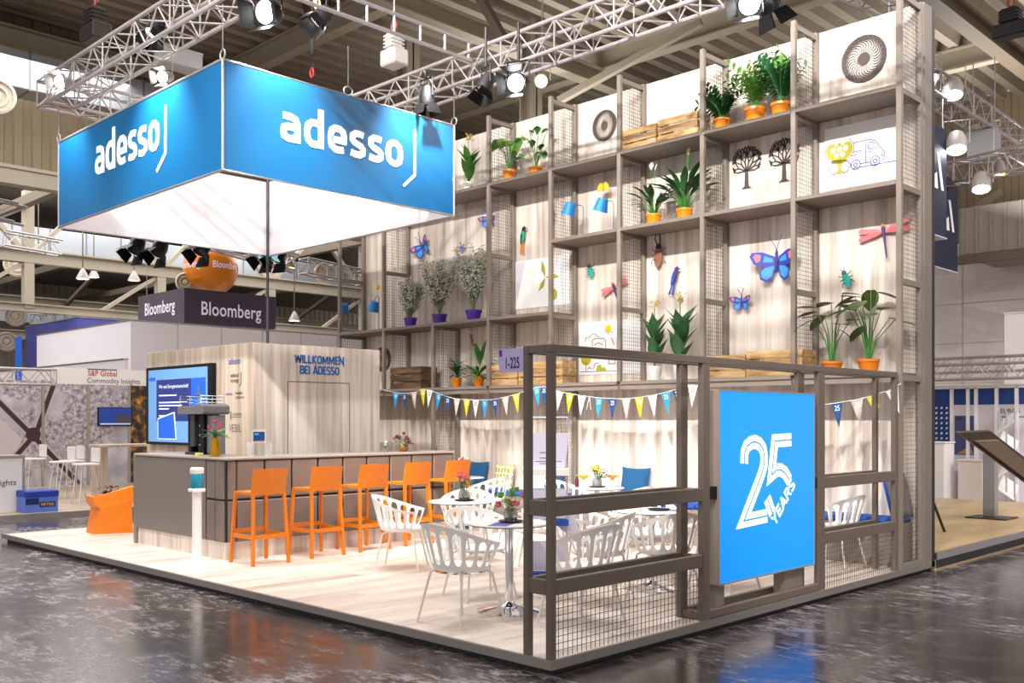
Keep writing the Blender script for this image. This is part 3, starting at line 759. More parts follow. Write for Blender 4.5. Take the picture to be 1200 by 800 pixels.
for k in range(3):
    b = MB(); b.cyl((mx+.05, my+.018, mz+.12+k*.12), (mx+.05, my+.005, mz+.12+k*.12), .012, 12); b.build('button', ALU, t)
gx, gy = -6.22, .98
t = thing('gold_vase', 'gold vase with green leaves and pink flowers on the bar beside the coffee machine', 'vase', (gx, gy, BH))
b = MB(); b.lathe([(0, 0), (.055, 0), (.058, .06), (.05, .13), (.048, .22), (.043, .22), (.045, .13), (.05, .06), (0, .02)], 24, (gx, gy, BH)); b.build('vase', mat('gold_metal', 'B98A1E', .25, .8), t, smooth=40)
b = MB(); random.seed(5)
for a, e, L in ((2.8, .5, .22), (3.5, .2, .2), (.2, .35, .22), (.6, .15, .2), (1.5, 1.2, .18), (4.5, 1.0, .17), (5.4, .6, .18), (2, .9, .2), (4, .4, .18)):
    b.leaf((gx, gy, BH+.24), (cos(a), sin(a), e), L, .075, .35)
for k in range(6): b.tube([(gx, gy, BH+.1), (gx+.02*cos(k), gy+.02*sin(k), BH+.3)], .004, 5)
b.build('foliage', G1, t)
b = MB()
for dx, dy, dz in ((.0, .0, .42), (-.1, -.02, .34), (.05, .03, .37), (-.05, .02, .29), (.08, 0, .33)):
    c = (gx+dx, gy+dy, BH+dz); b.sphere(c, .022, 10, 6)
    for q in range(7): a = q*2*pi/7; b.leaf(c, (cos(a), sin(a), .5), .04, .025, -.3)
b.build('blossoms', PETP, t, smooth=True)
ax, ay = -5.98, 1.42
t = thing('sign_stand', 'small dark blue sign on a clear acrylic stand on the bar', 'sign', (ax, ay, BH))
b = MB()
for y0 in (-.12, .115): b.box(ax-.08, ay+y0, BH, ax+.08, ay+y0+.005, BH+.16)
b.box(ax-.08, ay-.12, BH+.16, ax+.08, ay+.12, BH+.165); b.box(ax-.02, ay-.09, BH+.165, ax-.016, ay+.10, BH+.32); b.build('acrylic_stand', ACRYL, t)
b = MB(); b.box(ax-.015, ay-.07, BH+.18, ax-.008, ay+.08, BH+.29); s = b.build('sign_card', mat('dark_blue_card', '103E74', .4), t)
b = MB(); b.box(ax-.008, ay-.06, BH+.25, ax-.007, ay+.0, BH+.275); b.build('sign_print', LBLUE, s)
b = MB(); b.box(-6.62, .93, BH, -6.54, 1.0, BH+.035, .004); tag(b.build('sugar_box', mat('pale_yellow_card', 'DCCB6A', .6), base=(-6.58, .96, BH)), 'tiny pale yellow box on the bar in front of the coffee machine', 'box')
flower_vase((-6.1, 3.42, BH), 'little glass jar with a green sprig on the bar', 41, .04, .09, n=5, spread=.04, hh=.06, cols=(PETW,))
flower_vase((-6.1, 3.72, BH), 'amber glass bowl with dark red flowers on the bar', 42, .07, .1, n=18, spread=.13, hh=.16, cols=(PETR, PETP), vm_=mat('amber_glass', 'C08A3A', .1, trans=.6), name='flower_bowl')
# orange planter on the platform
ox, oy = -9.50, 1.14
def planter():
    t = thing('planter', 'angular orange planter with red flowers behind the end of the bar', 'planter', (ox, oy, 0))
    S = [(.24, .26, 0), (.17, .19, .33), (.23, .25, .52)]
    b = MB(); v = []
    w = [(-.24, -.24, 0), (.10, -.28, 0), (.27, .22, 0), (-.2, .27, 0)]
    md = [(-.17, -.2, .36), (.16, -.2, .36), (.27, .2, .36), (-.14, .2, .36)]
    tp = [(-.23, -.24, .52), (.13, -.28, .52), (.30, .22, .66), (-.2, .27, .54)]
    md2 = [(-.23, -.245, .44), (.13, -.285, .44), (.29, .22, .46), (-.2, .25, .44)]
    inn = [(p[0]*.84, p[1]*.84, p[2]) for p in tp]; bt = [(p[0]*.8, p[1]*.8, .45) for p in tp]
    V = [(p[0]+ox, p[1]+oy, p[2]) for r in (w, md, md2, tp, inn, bt) for p in r]
    F = [(0, 3, 2, 1)]
    for r in range(5):
        for i in range(4): F.append((r*4+i, r*4+(i+1) % 4, r*4+4+(i+1) % 4, r*4+4+i))
    b.raw(V, F); b.build('pot', ORANGE, t, bevel=.004)
    b = MB(); b.q([V[20], V[21], V[22], V[23]]); b.build('soil', SOIL, t)
    b = MB(); random.seed(8)
    for k in range(60): 
        a = random.uniform(0, 6.28); r = random.uniform(0, .16); c = (ox+r*cos(a), oy+r*sin(a), .48+random.uniform(0, .16)); b.mi = k % 3 != 0
        b.leaf(c, (cos(a*3), sin(a*3), random.uniform(.2, 1.2)), .09, .05, .3)
    b.build('flowers', [G2, PETR], t)
planter()
# brochure rack behind the corner
bx, by = -1.62, 1.72
t = thing('brochure_rack', 'white folding brochure rack with leaflets and blue shelf edges behind the railing corner', 'brochure rack', (bx, by, 0))
f3 = Fr((bx, by, 0), (.72, .69, 0), (0, 0, 1), (.69, -.72, 0))
b = MB()
for s in (-.19, .19): b.tube([f3.p(s, 0, .10), f3.p(s, .9, -.02), f3.p(s*1.05, 1.62, -.10)], .007, 6)
b.tube([f3.p(-.2, 1.62, -.1), f3.p(.2, 1.62, -.1)], .007, 6)
for s in (-.19, .19): b.tube([f3.p(s, .0, -.22), f3.p(s, 1.55, -.1)], .007, 6)
b.build('frame', ALU, t)
for z, d in ((.22, .09), (.68, .04)):
    b = MB(); b.poly([(-.2, z), (.2, z), (.2, z+.30), (-.2, z+.30)], f3, d-.05, d-.045); b.build('pocket', ACRYL, t)
    b = MB(); b.box(0, 0, 0, 0, 0, 0) if False else None; b.poly([(-.2, z-.03), (.2, z-.03), (.2, z+.02), (-.2, z+.02)], f3, d-.05, d+.03); b.build('shelf_edge', BCU, t)
    b = MB(); b.poly([(-.18, z+.03), (.18, z+.03), (.18, z+.29), (-.18, z+.29)], f3, d-.043, d-.03); b.build('leaflet', mat('lilac_paper', 'D6D0E6', .6), t)
b = MB(); b.poly([(-.22, 1.10), (.2, 1.10), (.2, 1.16), (-.22, 1.16)], f3, -.06, .10); b.build('tray', WMAT, t)
b = MB(); b.poly([(-.17, 1.17), (.17, 1.17), (.21, 1.48), (-.17, 1.48)], f3, -.02, -.01); b.build('leaflet', mat('lilac_paper', 'D6D0E6', .6), t)
b = MB(); b.poly([(-.1, 1.22), (.14, 1.22), (.14, 1.225), (-.1, 1.225)], f3, -.009, -.008)
for z in (1.2, 1.25, 1.3): b.poly([(-.06, z), (.06, z), (.06, z+.006), (-.06, z+.006)], f3, -.0095, -.008)
b.build('leaflet_print', INK, t)
b = MB(); b.poly([(-.17, .98), (.16, .98), (.3, .60), (.2, .56), (-.1, .8)], f3, -.03, -.02); b.build('paper_sheet', mat('pale_lilac_paper', 'C7C4D4', .6), t)
# stand number sign on the inner corner post
zt = 2.09
a = ony(585, 420, .02); c = ony(613, 420, .02)
t = thing('stand_sign', 'small lilac stand number plate 1-225 hanging beside the railing corner post', 'sign', (a[0], .02, 1.9))
b = MB(); b.box(a[0], .018, zt-.165, XI, .024, zt-.0); s = b.build('plate_board', mat('lilac_board', 'B9AEDA', .5), t)
MB().text('1-225', FY((a[0]+XI)/2+.01, .0178, zt-.135), w=.13, h=.075, bold=.03).build('lettering', mat('dark_violet_ink', '2E2358', .6), t)
b = MB(); b.poly([(0, 0), (.028, 0), (.028, .045), (0, .045)], FY(a[0]+.003, .0178, zt-.05), 0, .002); b.build('emblem', mat('violet_ink', '4B36A8', .6), t)
# ================================================================ THINGS ON THE SHELVES
YS = 5.74
def sx_(px, py=300, y=YS): return ony(px, py, y)[0]
def potbase(x, y, z, r, h, m, t, rim=True):
    b = MB()
    pr = [(0, 0), (r*.76, 0), (r*.97, h*.82)] + ([(r*1.06, h*.82), (r*1.06, h)] if rim else [(r, h)]) + [(r*.9, h), (r*.86, h*.85), (0, h*.85)]
    b.lathe(pr, 24, (x, y, z)); return b.build('pot', m, t, smooth=35)
def soil(x, y, z, r, h, t):
    b = MB(); b.lathe([(0, h*.87), (r*.84, h*.87)], 16, (x, y, z)); b.v[0:0] = []; b.build('soil', SOIL, t)
def plant(kind, px, z, label, potm, pr, ph, H, W, seed, y=YS, x=None, group=None, name='potted_plant'):
    random.seed(seed)
    x = sx_(px, y=y) if x is None else x
    t = thing(name, label, 'plant', (x, y, z), group)
    pot = potbase(x, y, z, pr, ph, potm, t, rim=kind not in ('canna',))
    b = MB(); b.lathe([(pr*.84, ph*.86), (0, ph*.88)], 16, (x, y, z)); b.build('soil', SOIL, pot)
    o = (x, y, z+ph*.88)
    fo = MB(); st = MB(); fl = MB(); fm = None
    U = random.uniform
    def clampy(p, m=.02): return (p[0], min(p[1], WY-m), p[2])
    if kind == 'peace':                       # spathiphyllum: many lance leaves, a few white spathes
        for k in range(48):
            a = U(0, 2*pi); e = U(.8, 3.2); L = H*U(.4, .8)*(.75 if e < .9 else 1)
            ca, sa = cos(a), sin(a)*.75
            l = sqrt(1+e*e); base = (o[0]+.02*ca, o[1]+.02*sa, o[2]); mid = va(o, vm((ca/l, sa/l, e/l), L*.5))
            st.tube([base, mid], .004, 5); fo.leaf(mid, (ca, sa, e*.7), L*.62, L*.15, .45)
        for k in range(2):
            a = U(0, 6.28); tip = va(o, (.06*cos(a), .04*sin(a), H*U(.88, 1.0))); st.tube([o, tip], .004, 5); fl.leaf(tip, (.2*cos(a), .2, 1), .11, .06, .1)
        fm = PETW if seed % 2 else PETY; lm = G2
    elif kind == 'canna':                     # broad upright leaves and a cream flower head
        for k in range(13):
            a = k*2.4+U(-.3, .3); zz = H*(.03+.04*k); L = H*U(.36, .5); e = U(1.3, 3.)
            p = va(o, (0, 0, zz)); fo.leaf(p, (cos(a), sin(a)*.7, e), L, L*.38, .2, shape=[.15, .6, .95, 1, .75, .3, 0])
        st.tube([o, va(o, (0, 0, H*.86))], [.012, .006], 6)
        for k in range(14):
            a = U(0, 6.28); c = va(o, (U(-.03, .03), U(-.03, .03), H*U(.84, .98))); fl.leaf(c, (cos(a), sin(a), U(.2, 1.6)), .075, .05, .2)
        fm = PETY; lm = G1 if L5 == z else G2
    elif kind == 'monstera':
        for k in range(13):
            a = k*2.4+U(-.3, .3); e = U(.2, 1.4); L = H*U(.35, .95); p = va(o, (cos(a)*W*.5*U(.5, 1), sin(a)*.14, L))
            st.tube([o, va(vm(va(o, p), .5), (0, 0, .08)), p], .005, 5)
            fo.leaf(p, (cos(a), sin(a)*.6-.3, -.5), .17, .17, .1, shape=[.5, 1, 1, .8, .4, 0])
        lm = G3
    elif kind == 'vine':
        for k in range(9):
            a = k*.75-.6; L = H*U(.35, .95); p = va(o, (cos(a)*W*.6*U(.4, 1), sin(a)*.12, L))
            st.tube([o, va(vm(va(o, p), .5), (0, 0, .06)), p], .005, 5)
            for q in range(3):
                aa = U(0, 6.28); fo.leaf(p, (cos(aa), sin(aa)*.5-.4, -.4), .12, .10, .1, shape=[.5, 1, 1, .8, .4, 0])
        lm = G1
    elif kind == 'zz':                        # arching stems with paired leaflets
        for k in range(30):
            a = U(0, 6.28); r = W*U(.2, .62); h = H*U(.55, 1.0); pts = [o]
            for q in range(1, 9):
                s = q/8; pts.append(va(o, (cos(a)*r*s**1.5, sin(a)*r*.55*s**1.5, h*(s-.12*s*s*s))))
            st.tube(pts, .005, 5)
            for q in range(2, 9):
                d = nrm(vs(pts[q], pts[q-1])); sd = nrm(cr(d, (0.2, .9, .3)))
                for sg in (-1, 1): fo.leaf(pts[q], va(vm(sd, sg), vm(d, .7)), .095, .042, .2)
        lm = {4: G2, 5: G3, 7: mat('blue_leaf_green', '3C7A52', .45, noise=.2, nscale=9)}[seed]
    elif kind == 'shrub':                     # feathery shrub covered with small white flowers
        for k in range(40):
            a = U(0, 6.28); r = W*.5*sqrt(U(0, 1)); tip = va(o, (r*cos(a), r*sin(a)*.7, H*U(.65, 1.0)*(1-.25*(r/W)**2)))
            pts = [o, va(va(vm(o, .6), vm(tip, .4)), (0, 0, .02)), tip]; st.tube(pts, .003, 4)
            for q in range(30):
                s = U(.25, 1); c = va(vm(o, 1-s), vm(tip, s)); c = va(c, (U(-.05, .05), U(-.05, .05), U(-.03, .05)))
                aa = U(0, 6.28); fo.leaf(c, (cos(aa), sin(aa), U(0, 1)), .06, .022, .3, shape=[.2, 1, 0])
                if s > .3:
                    c2 = va(c, (U(-.04, .04), U(-.04, .04), U(-.02, .05)))
                    for w in range(4): fl.leaf(c2, (cos(aa+w*1.57), sin(aa+w*1.57), .5), .030, .026, -.2, shape=[.4, 1, 0])
        fm = PETW; lm = G4
    elif kind == 'dracaena':
        for k in range(44):
            a = U(0, 6.28); e = U(-.1, 2.2); p = va(o, (0, 0, H*U(.1, .55))); fo.leaf(p, (cos(a), sin(a)*.8, e), H*U(.35, .5), .04, .5)
        st.tube([o, va(o, (0, 0, H*.6))], .012, 6); lm = G2
    elif kind == 'guzmania':
        for k in range(30):
            a = U(0, 6.28); e = U(.1, 1.6); fo.leaf(va(o, (0, 0, U(0, .06))), (cos(a), sin(a)*.8, e), H*U(.4, .62), .05, .7)
        fo.leaf(va(o, (.0, 0, .2)), (-.12, 0, 1), H*.55, .12, .1); fo.leaf(va(o, (.02, 0, .15)), (.25, 0, 1), H*.7, .09, .1)
        st.tube([o, va(o, (-.12, 0, H*.75)), va(o, (-.18, 0, H))], .005, 5)
        for q in range(16): s = q/16; c = va(o, (-.12-.06*s, 0, H*(.75+.25*s))); fl.leaf(c, (cos(q*2.4), sin(q*2.4), 1.2), .06, .03, .2)
        fm = PETR; lm = G1
    elif kind == 'taro':                      # tall stalks with big round drooping leaves
        for k in range(12):
            a = k*2.4+seed; h = H*(.45+.5*((k*7) % 12)/12); r = W*.5*(.35+.6*((k*5) % 12)/12); p = va(o, (cos(a)*r, sin(a)*.17*min(1, r/.2), h))
            st.tube([va(o, (.015*cos(a), .015*sin(a), 0)), va(o, (cos(a)*r*.35, sin(a)*.06, h*.55)), p], [.008, .006, .004], 6)
            fo.leaf(p, (cos(a), sin(a)*.5-.25, U(-.5, .15)), .26, .19, .12, shape=[.45, .9, 1, .95, .6, 0], fold=.12)
        lm = mat('olive_leaf', '4A5A2C', .45, noise=.2, nscale=9)
    for m_ in (fo, st, fl): m_.v = [clampy(p) for p in m_.v]
    if st.v: st.build('stems', G1 if kind != 'shrub' else G4, t, smooth=True)
    if fo.v: fo.build('foliage', lm, t, smooth=True)
    if fl.v: fl.build('blossoms', fm, t, smooth=True)
    return t
GW = mat('clear_white_pot', 'E9E9E4', .25)
L2, L3, L4, L5 = LV[0], LV[1], LV[2], LV[3]
plant('canna', 549, L5, 'cream flowered plant in a pale pot on the top shelf beside the hanging blue sign', GW, .09, .16, .78, .3, 1)
plant('monstera', 597, L5, 'monstera in an orange pot on the top shelf behind the mesh side', POTO, .095, .18, .66, .5, 2, y=5.7)
plant('vine', 628, L5, 'trailing vine in an orange pot on the top shelf, second from the monstera', POTO, .095, .14, .6, .6, 3)
plant('zz', 846, L5, 'low dark green bushy plant in an orange pot beside the top shelf crates', POTO, .10, .16, .46, .55, 4, y=5.72)
plant('zz', 885, L5, 'tallest leafy plant in an orange pot in the middle of the top shelf trio', POTO, .125, .2, .72, .75, 5)
plant('zz', 915, L5, 'leafy plant in an orange pot on the top shelf right beside the mesh post', POTO, .115, .18, .66, .55, 7)
plant('peace', 766, L4, 'smaller white flowering peace lily in an orange pot on the second highest shelf', POTO, .10, .15, .62, .5, 9, y=5.72)
plant('peace', 802, L4, 'larger peace lily with a cream bud in an orange pot on the second highest shelf', POTO, .105, .15, .78, .6, 10, y=5.72)
plant('shrub', 481, L3, 'white flowering shrub in a purple pot, the smallest of three', PURPLE, .11, .16, .66, .55, 21, y=5.72)
plant('shrub', 515, L3, 'white flowering shrub in a purple pot, the middle one of three', PURPLE, .12, .17, .95, .75, 22, y=5.74)
plant('shrub', 555, L3, 'white flowering shrub in a purple pot beside the mesh post, tallest of three', PURPLE, .125, .17, 1.05, .8, 23, y=5.72)
plant('dracaena', 535, L2, 'spiky dracaena in an orange pot on the lowest shelf', POTO, .085, .15, .44, .3, 31, y=5.7)
plant('guzmania', 561, L2, 'bromeliad with a red flower spike in an orange pot on the lowest shelf', POTO, .085, .16, .66, .4, 32, y=5.7)
plant('canna', 767, L2, 'broad leaved plant with cream flower in a white pot next to the mesh post', GW, .09, .19, .92, .4, 33, y=5.72)
plant('canna', 797, L2, 'broad leaved cream flowered plant in a white pot, away from the mesh post', GW, .09, .19, .96, .35, 37, y=5.72)
plant('taro', 975, L2, 'tall round leaved plant in a terracotta pot by the wooden crates', TERRA, .115, .15, .86, .6, 1.1, y=5.74)
plant('taro', 1018, L2, 'tall round leaved plant in a terracotta pot beside the end of the shelving', TERRA, .115, .16, .88, .62, 2.3, y=5.74)
# ---------------------------------------------------------------- crates
def crate(x0, x1, y0, y1, z0, h, label, m=CRATE, gap=.02, rows=3, name='wooden_crate'):
    t = thing(name, label, 'crate', ((x0+x1)/2, (y0+y1)/2, z0))
    th = .012; rh = (h-gap*(rows-1))/rows
    for k in range(rows):
        z = z0+.004+k*(rh+gap)
        for (a, b_, c, d) in ((x0, y0, x1, y0+th), (x0, y1-th, x1, y1)):
            b = MB(); b.box(a, b_, z, c, d, z+rh, .002); b.build('slat', m, t)
        for (a, c) in ((x0, x0+th), (x1-th, x1)):
            b = MB(); b.box(a, y0+th, z, c, y1-th, z+rh, .002); b.build('slat', m, t)
    for xa in (x0+th, x1-th-.03):
        for ya in (y0+th, y1-th-.03):
            b = MB(); b.box(xa, ya, z0+.004, xa+.03, ya+.03, z0+h); b.build('corner_post', m, t)
    b = MB(); b.box(x0+.002, y0+.002, z0, x1-.002, y1-.002, z0+.012); b.build('base', m, t)
    return t
def xx(px, y=5.56): return ony(px, 300, y)[0]
crate(xx(728), xx(768.5), 5.56, 5.86, L5, .27, 'pale slatted crate on the top shelf nearer the spiral emblem')
crate(xx(770.5), xx(817), 5.56, 5.86, L5, .29, 'pale slatted crate on the top shelf touching the leafy plants')
crate(xx(575), xx(606), 5.56, 5.9, L2, .30, 'wooden crate on the lowest shelf next to the bromeliad')
crate(xx(607.5), xx(659), 5.56, 5.86, L2, .32, 'longer wooden crate on the lowest shelf behind the railing corner post')
crate(xx(455), xx(491), 5.6, 5.95, L2, .36, 'dark weathered crate on the lowest shelf beside the cabin', CRATED)
crate(xx(821), xx(873), 5.56, 5.9, L2, .27, 'wooden crate on the lowest shelf above the glowing box, beside the white pots')
crate(xx(874.5), xx(940), 5.56, 5.9, L2, .30, 'wooden crate on the lowest shelf next to the tall round leaved plants')
# ---------------------------------------------------------------- little lamps
def lamp(px, base, pts, label):
    """shade centre pixel + pole top/bottom pixels"""
    y = 5.68
    sh_ = ony(px[0], px[1], y); pt = ony(base[0], base[1], y); zb = base[2]
    t = thing('desk_lamp', label, 'lamp', (pt[0], y, zb))
    b = MB(); b.lathe([(0, 0), (.055, 0), (.055, .008), (0, .01)], 20, (pt[0], y, zb)); b.build('base', mat('blue_grey_metal', '4A5468', .4), t)
    zt = pt[2]; dx = sh_[0]-pt[0]
    P = [(pt[0], y, zb)] + [(pt[0], y, zt-.05)] + [(pt[0]+dx*.5*(1-cos(a))*.7, y, zt-.05+.06*sin(a)) for a in (.5, 1, 1.57, 2.2, 2.8)] + [(sh_[0]+.02, y, sh_[2]+.10)]
    b = MB(); b.tube(P, .006, 8); b.build('arm', mat('blue_grey_metal', '4A5468', .4), t, smooth=True)
    tl = .35*(1 if dx < 0 else -1)
    f = Fr((sh_[0], y, sh_[2]), (cos(tl), 0, -sin(tl)), (0, 1, 0), (sin(tl), 0, cos(tl)))
    b = MB(); b.lathe([(.105, -.09), (.07, .085), (0, .09), (.0, .085), (.066, .08), (.101, -.09)], 24, ax=f); sd_ = b.build('lamp_shade', BLUE, t, smooth=40)
    b = MB(); b.lathe([(0, -.05), (.03, -.04), (.03, .0), (.012, .05), (0, .05)], 14, ax=f); b.build('bulb', PETW, sd_, smooth=True)
lamp((667.5, 244.5), (683.5, 240, L4), 0, 'blue shaded desk lamp on the shelf, farther from the yellow moth')
lamp((705, 240), (719, 235, L4), 0, 'blue shaded desk lamp on the shelf, right under the yellow moth')
lamp((403, 361.5), (418, 352, L3), 0, 'blue shaded desk lamp above the cabin by the open mesh end of the shelving')
lamp((438.5, 358.5), (444, 347, L3), 0, 'blue shaded desk lamp above the cabin, beside the yellow moth on the post')
# ---------------------------------------------------------------- wall emblems and posters
YW = WY-.002
def spiral(px, py, R, label, only=None):
    c = ony(px, py, YW); f = FY(c[0], YW, c[2])
    t = thing('spiral_emblem', label, 'wall decoration', c)
    m = mat('dark_brown_plate', '4A3E3A', .6)
    b = MB(); b.lathe([(0, 0), (R*.27, 0), (R*.27, .012), (0, .012)], 24, ax=f); b.build('hub', m, t)
    b = MB(); n = 28
    for k in range(n):
        a0 = 2*pi*k/n; P = []
        for q in range(9):
            s = q/8; r = R*(.27+.73*s); a = a0 + .9*s*s - .35*sin(pi*s); P.append((r*cos(a), r*sin(a)))
        for q in range(8): 
            w = R*(.012+.05*(q/8)); p0, p1 = P[q], P[q+1]
            l = math.hypot(p1[0]-p0[0], p1[1]-p0[1]); nx, ny = -(p1[1]-p0[1])/l, (p1[0]-p0[0])/l
            b.poly([(p0[0]-nx*w/2, p0[1]-ny*w/2), (p1[0]-nx*w/2, p1[1]-ny*w/2), (p1[0]+nx*w/2, p1[1]+ny*w/2), (p0[0]+nx*w/2, p0[1]+ny*w/2)], f, 0, .008)
    b.tube([f.p(R*cos(2*pi*k/48), R*sin(2*pi*k/48), .004) for k in range(48)], .006, 6, closed=True)
    b.build('spokes', m, t)
spiral(708.5, 147, .215, 'dark spiral wheel emblem on bare wood, next to the pale crates')
spiral(1012.5, 69, .265, 'dark spiral wheel emblem high on the bright end bay')
spiral(449, 421, .22, 'dark spiral wheel emblem half hidden behind the crate beside the cabin')
def tree(px, py, S, label):
    c = ony(px, py, YW); f = FY(c[0], YW, c[2]); m = mat('dark_brown_plate', '4A3E3A', .6)
    t = thing('tree_emblem', label, 'wall decoration', c); b = MB(); random.seed(12)
    def br(x, y, a, L, w, d):
        x1, y1 = x+L*cos(a), y+L*sin(a); b.stroke([(x, y), (x1, y1)], w, f, 0, .008+.0003*d)
        if d == 0: return
        for da in ((.42, -.42) if d % 2 else (.5, -.34)): br(x1, y1, a+da+random.uniform(-.1, .1), L*random.uniform(.72, .85), max(w*.68, .012), d-1)
    b.poly([(-.13*S, 0), (.13*S, 0), (.05*S, .06*S), (.04*S, .4*S), (-.04*S, .4*S), (-.05*S, .06*S)], f, 0, .008)
    CR, CC = .375*S, (0, .62*S)
    def grow(x, y, a, L, w, d):
        x1, y1 = x+L*cos(a), y+L*sin(a)
        if math.hypot(x1-CC[0], y1-CC[1]) > CR:
            L *= .5; x1, y1 = x+L*cos(a), y+L*sin(a)
            if math.hypot(x1-CC[0], y1-CC[1]) > CR*1.04: return
        b.stroke([(x, y), (x1, y1)], w, f, 0, .008+.0003*d)
        if d:
            for da in (.5, -.5) if d % 2 else (.62, 0.02, -.62): grow(x1, y1, a+da+random.uniform(-.12, .12), L*.78, max(w*.74, .010), d-1)
    for a in (-.05, .42, .85, 1.3, 1.75, 2.2, 2.7, 3.2): grow(.02*S*cos(a), .40*S, a, .2*S, .032*S, 3)
    o = b.build('tree_emblem_plate', m); objs = o
    o.parent = t
    o.data.transform(__import__('mathutils').Matrix.Translation((-c[0], -c[1], -c[2])))
    o.name = 'plate'
tree(875, 221, .56, 'dark bare tree emblem standing clear of the mesh post')
tree(919, 213, .56, 'dark bare tree emblem partly behind the mesh post')
def poster(pa, pb, pc, label):
    """upper-left, lower-right pixels, lower-left y"""
    a = ony(pa[0], pa[1], YW); c = ony(pb[0], pb[1], YW)
    x0, x1 = a[0], c[0]; z1 = a[2]; z0 = c[2]
    t = thing('poster', label, 'poster', ((x0+x1)/2, YW, z0))
    b = MB(); b.box(x0, YW-.008, z0, x1, YW, z1); b.build('board', WMAT, t)
    return t, FY(0, YW-.008, 0)
PIB = mat('violet_line_print', '5A5AA8', .6); PIG = mat('grey_line_print', '77727C', .6); PIO = mat('olive_print', 'B5AE1C', .6)
def pp(px, py, y=None): q = ony(px, py, YW-.008); return (q[0], q[2])
def lines(t, f, strokes, m, w=.012, nm='drawing'):
    b = MB()
    for s in strokes: b.stroke(s, w, f, 0, .001)
    b.build(nm, m, t)
def circ(c, r, n=20, a0=0, a1=2*pi): return [(c[0]+r*cos(a0+(a1-a0)*i/n), c[1]+r*sin(a0+(a1-a0)*i/n)) for i in range(n+1)]
t, f = poster((967, 152), (1060, 208), 0, 'white poster with a line drawn delivery van and battery cells')
def q4(x, y): return pp(960+x/9.41, 140+y/9.41)      # zoomed reading
lines(t, f, [[q4(380, 258), q4(570, 218), q4(620, 235), q4(720, 360), q4(715, 430), q4(680, 445)], [q4(515, 262), q4(515, 470)], [q4(545, 262), q4(540, 310), q4(575, 325), q4(655, 305)], [q4(555, 250), q4(600, 252), q4(618, 272)],
   [q4(455, 488), q4(560, 468)], [q4(375, 540), q4(880, 447)], [q4(370, 360), q4(465, 343)], [q4(350, 402), q4(410, 390)], [q4(535, 360), q4(580, 352)], [q4(690, 365), q4(690, 400), q4(712, 398)],
   circ(q4(402, 500), .055), circ(q4(402, 500), .022), circ(q4(617, 455), .055), circ(q4(617, 455), .022)], PIB)
b = MB(); b.poly([(q4(225, 338)[0]+.165*cos(a*pi/14), q4(225, 338)[1]+.135*sin(a*pi/14)) for a in range(11, 32)], f, 0, .001); b.poly([q4(150, 465), q4(300, 450), q4(340, 500), q4(300, 575), q4(150, 605), q4(110, 550)], f, 0, .001); b.build('battery_print', mat('olive_lime_print', 'A8A01E', .6), t)
for x, y, r in ((155, 343, .032), (225, 328, .032), (292, 312, .032), (190, 398, .03), (257, 382, .03), (188, 280, .02), (257, 265, .02), (165, 543, .052), (285, 520, .052)):
    b = MB(); b.poly(circ(q4(x, y), r, 18)[:-1], f, .001, .0016); b.build('battery_cell', WMAT, t)
lines(t, f, [circ(q4(165, 543), .022), circ(q4(285, 520), .022), [(q4(225, 338)[0]+.178*cos(a*pi/14), q4(225, 338)[1]+.147*sin(a*pi/14)) for a in range(11, 33)], [q4(*p_) for p_ in ((145, 460), (305, 443), (350, 500), (305, 582), (145, 612), (102, 550), (145, 460))]], PIB, .01)
f_ = Fr(f.o, f.u, f.v, f.n)
t, f = poster((604.5, 307), (668, 356), 0, 'white poster with green wind turbine blades')
hub = pp(639, 325)
b = MB()
for e in ((635, 305), (656, 324), (631, 342)):
    p = pp(*e); d = (p[0]-hub[0], p[1]-hub[1]); l = math.hypot(*d); n_ = (-d[1]/l, d[0]/l)
    b.poly([hub, (hub[0]+d[0]*.5+n_[0]*.05, hub[1]+d[1]*.5+n_[1]*.05), p, (hub[0]+d[0]*.5-n_[0]*.03, hub[1]+d[1]*.5-n_[1]*.03)], f, 0, .001)
b.poly(circ(pp(648, 345), .09, 18)[:-1], f, 0, .001); b.build('blade_print', mat('olive_lime_print', 'A8A01E', .6), t)
b = MB(); b.poly([pp(605, 308), pp(616, 306), pp(606, 352)], f, 0, .001); b.build('pale_print', mat('pale_lilac_print', 'DCD8E6', .7), t)
t, f = poster((679, 379), (758, 436), 0, 'white poster with a line drawn sun, cloud and trees behind the railing')
def q5(x, y): return pp(670+x/11.43, 370+y/11.43)
lines(t, f, [[q5(185, 345), q5(190, 300), q5(240, 280), q5(280, 235), q5(320, 250), q5(330, 270), q5(375, 280)], [q5(275, 410), q5(275, 330), q5(310, 305), q5(430, 300), q5(455, 340), q5(455, 430)], [q5(300, 390), q5(360, 360), q5(420, 390)],
   [q5(110, 750), q5(600, 738)], [q5(190, 560), q5(190, 745)], [q5(210, 715), q5(235, 690), q5(270, 715)], [q5(290, 715), q5(310, 640), q5(360, 630)], [q5(495, 570), q5(495, 640), q5(580, 640), q5(580, 570)], [q5(530, 290), q5(570, 385)]] +
   [[q5(490+50*cos(a), 172+50*sin(a)*1.0), q5(490+80*cos(a), 172+80*sin(a))] for a in [k*pi/4 for k in range(8)]], PIG)
b = MB(); b.poly(circ(q5(490, 172), .06, 18)[:-1], f, 0, .001); b.build('sun_print', PIO, t); b = MB(); b.poly(circ(q5(190, 570), .1, 18)[:-1], f, 0, .001); b.build('tree_print', PIO, t); b = MB(); b.poly([q5(325, 738), q5(340, 670), q5(380, 650), q5(410, 690), q5(450, 690), q5(465, 735)], f, 0, .001); b.build('bush_print', PIO, t)
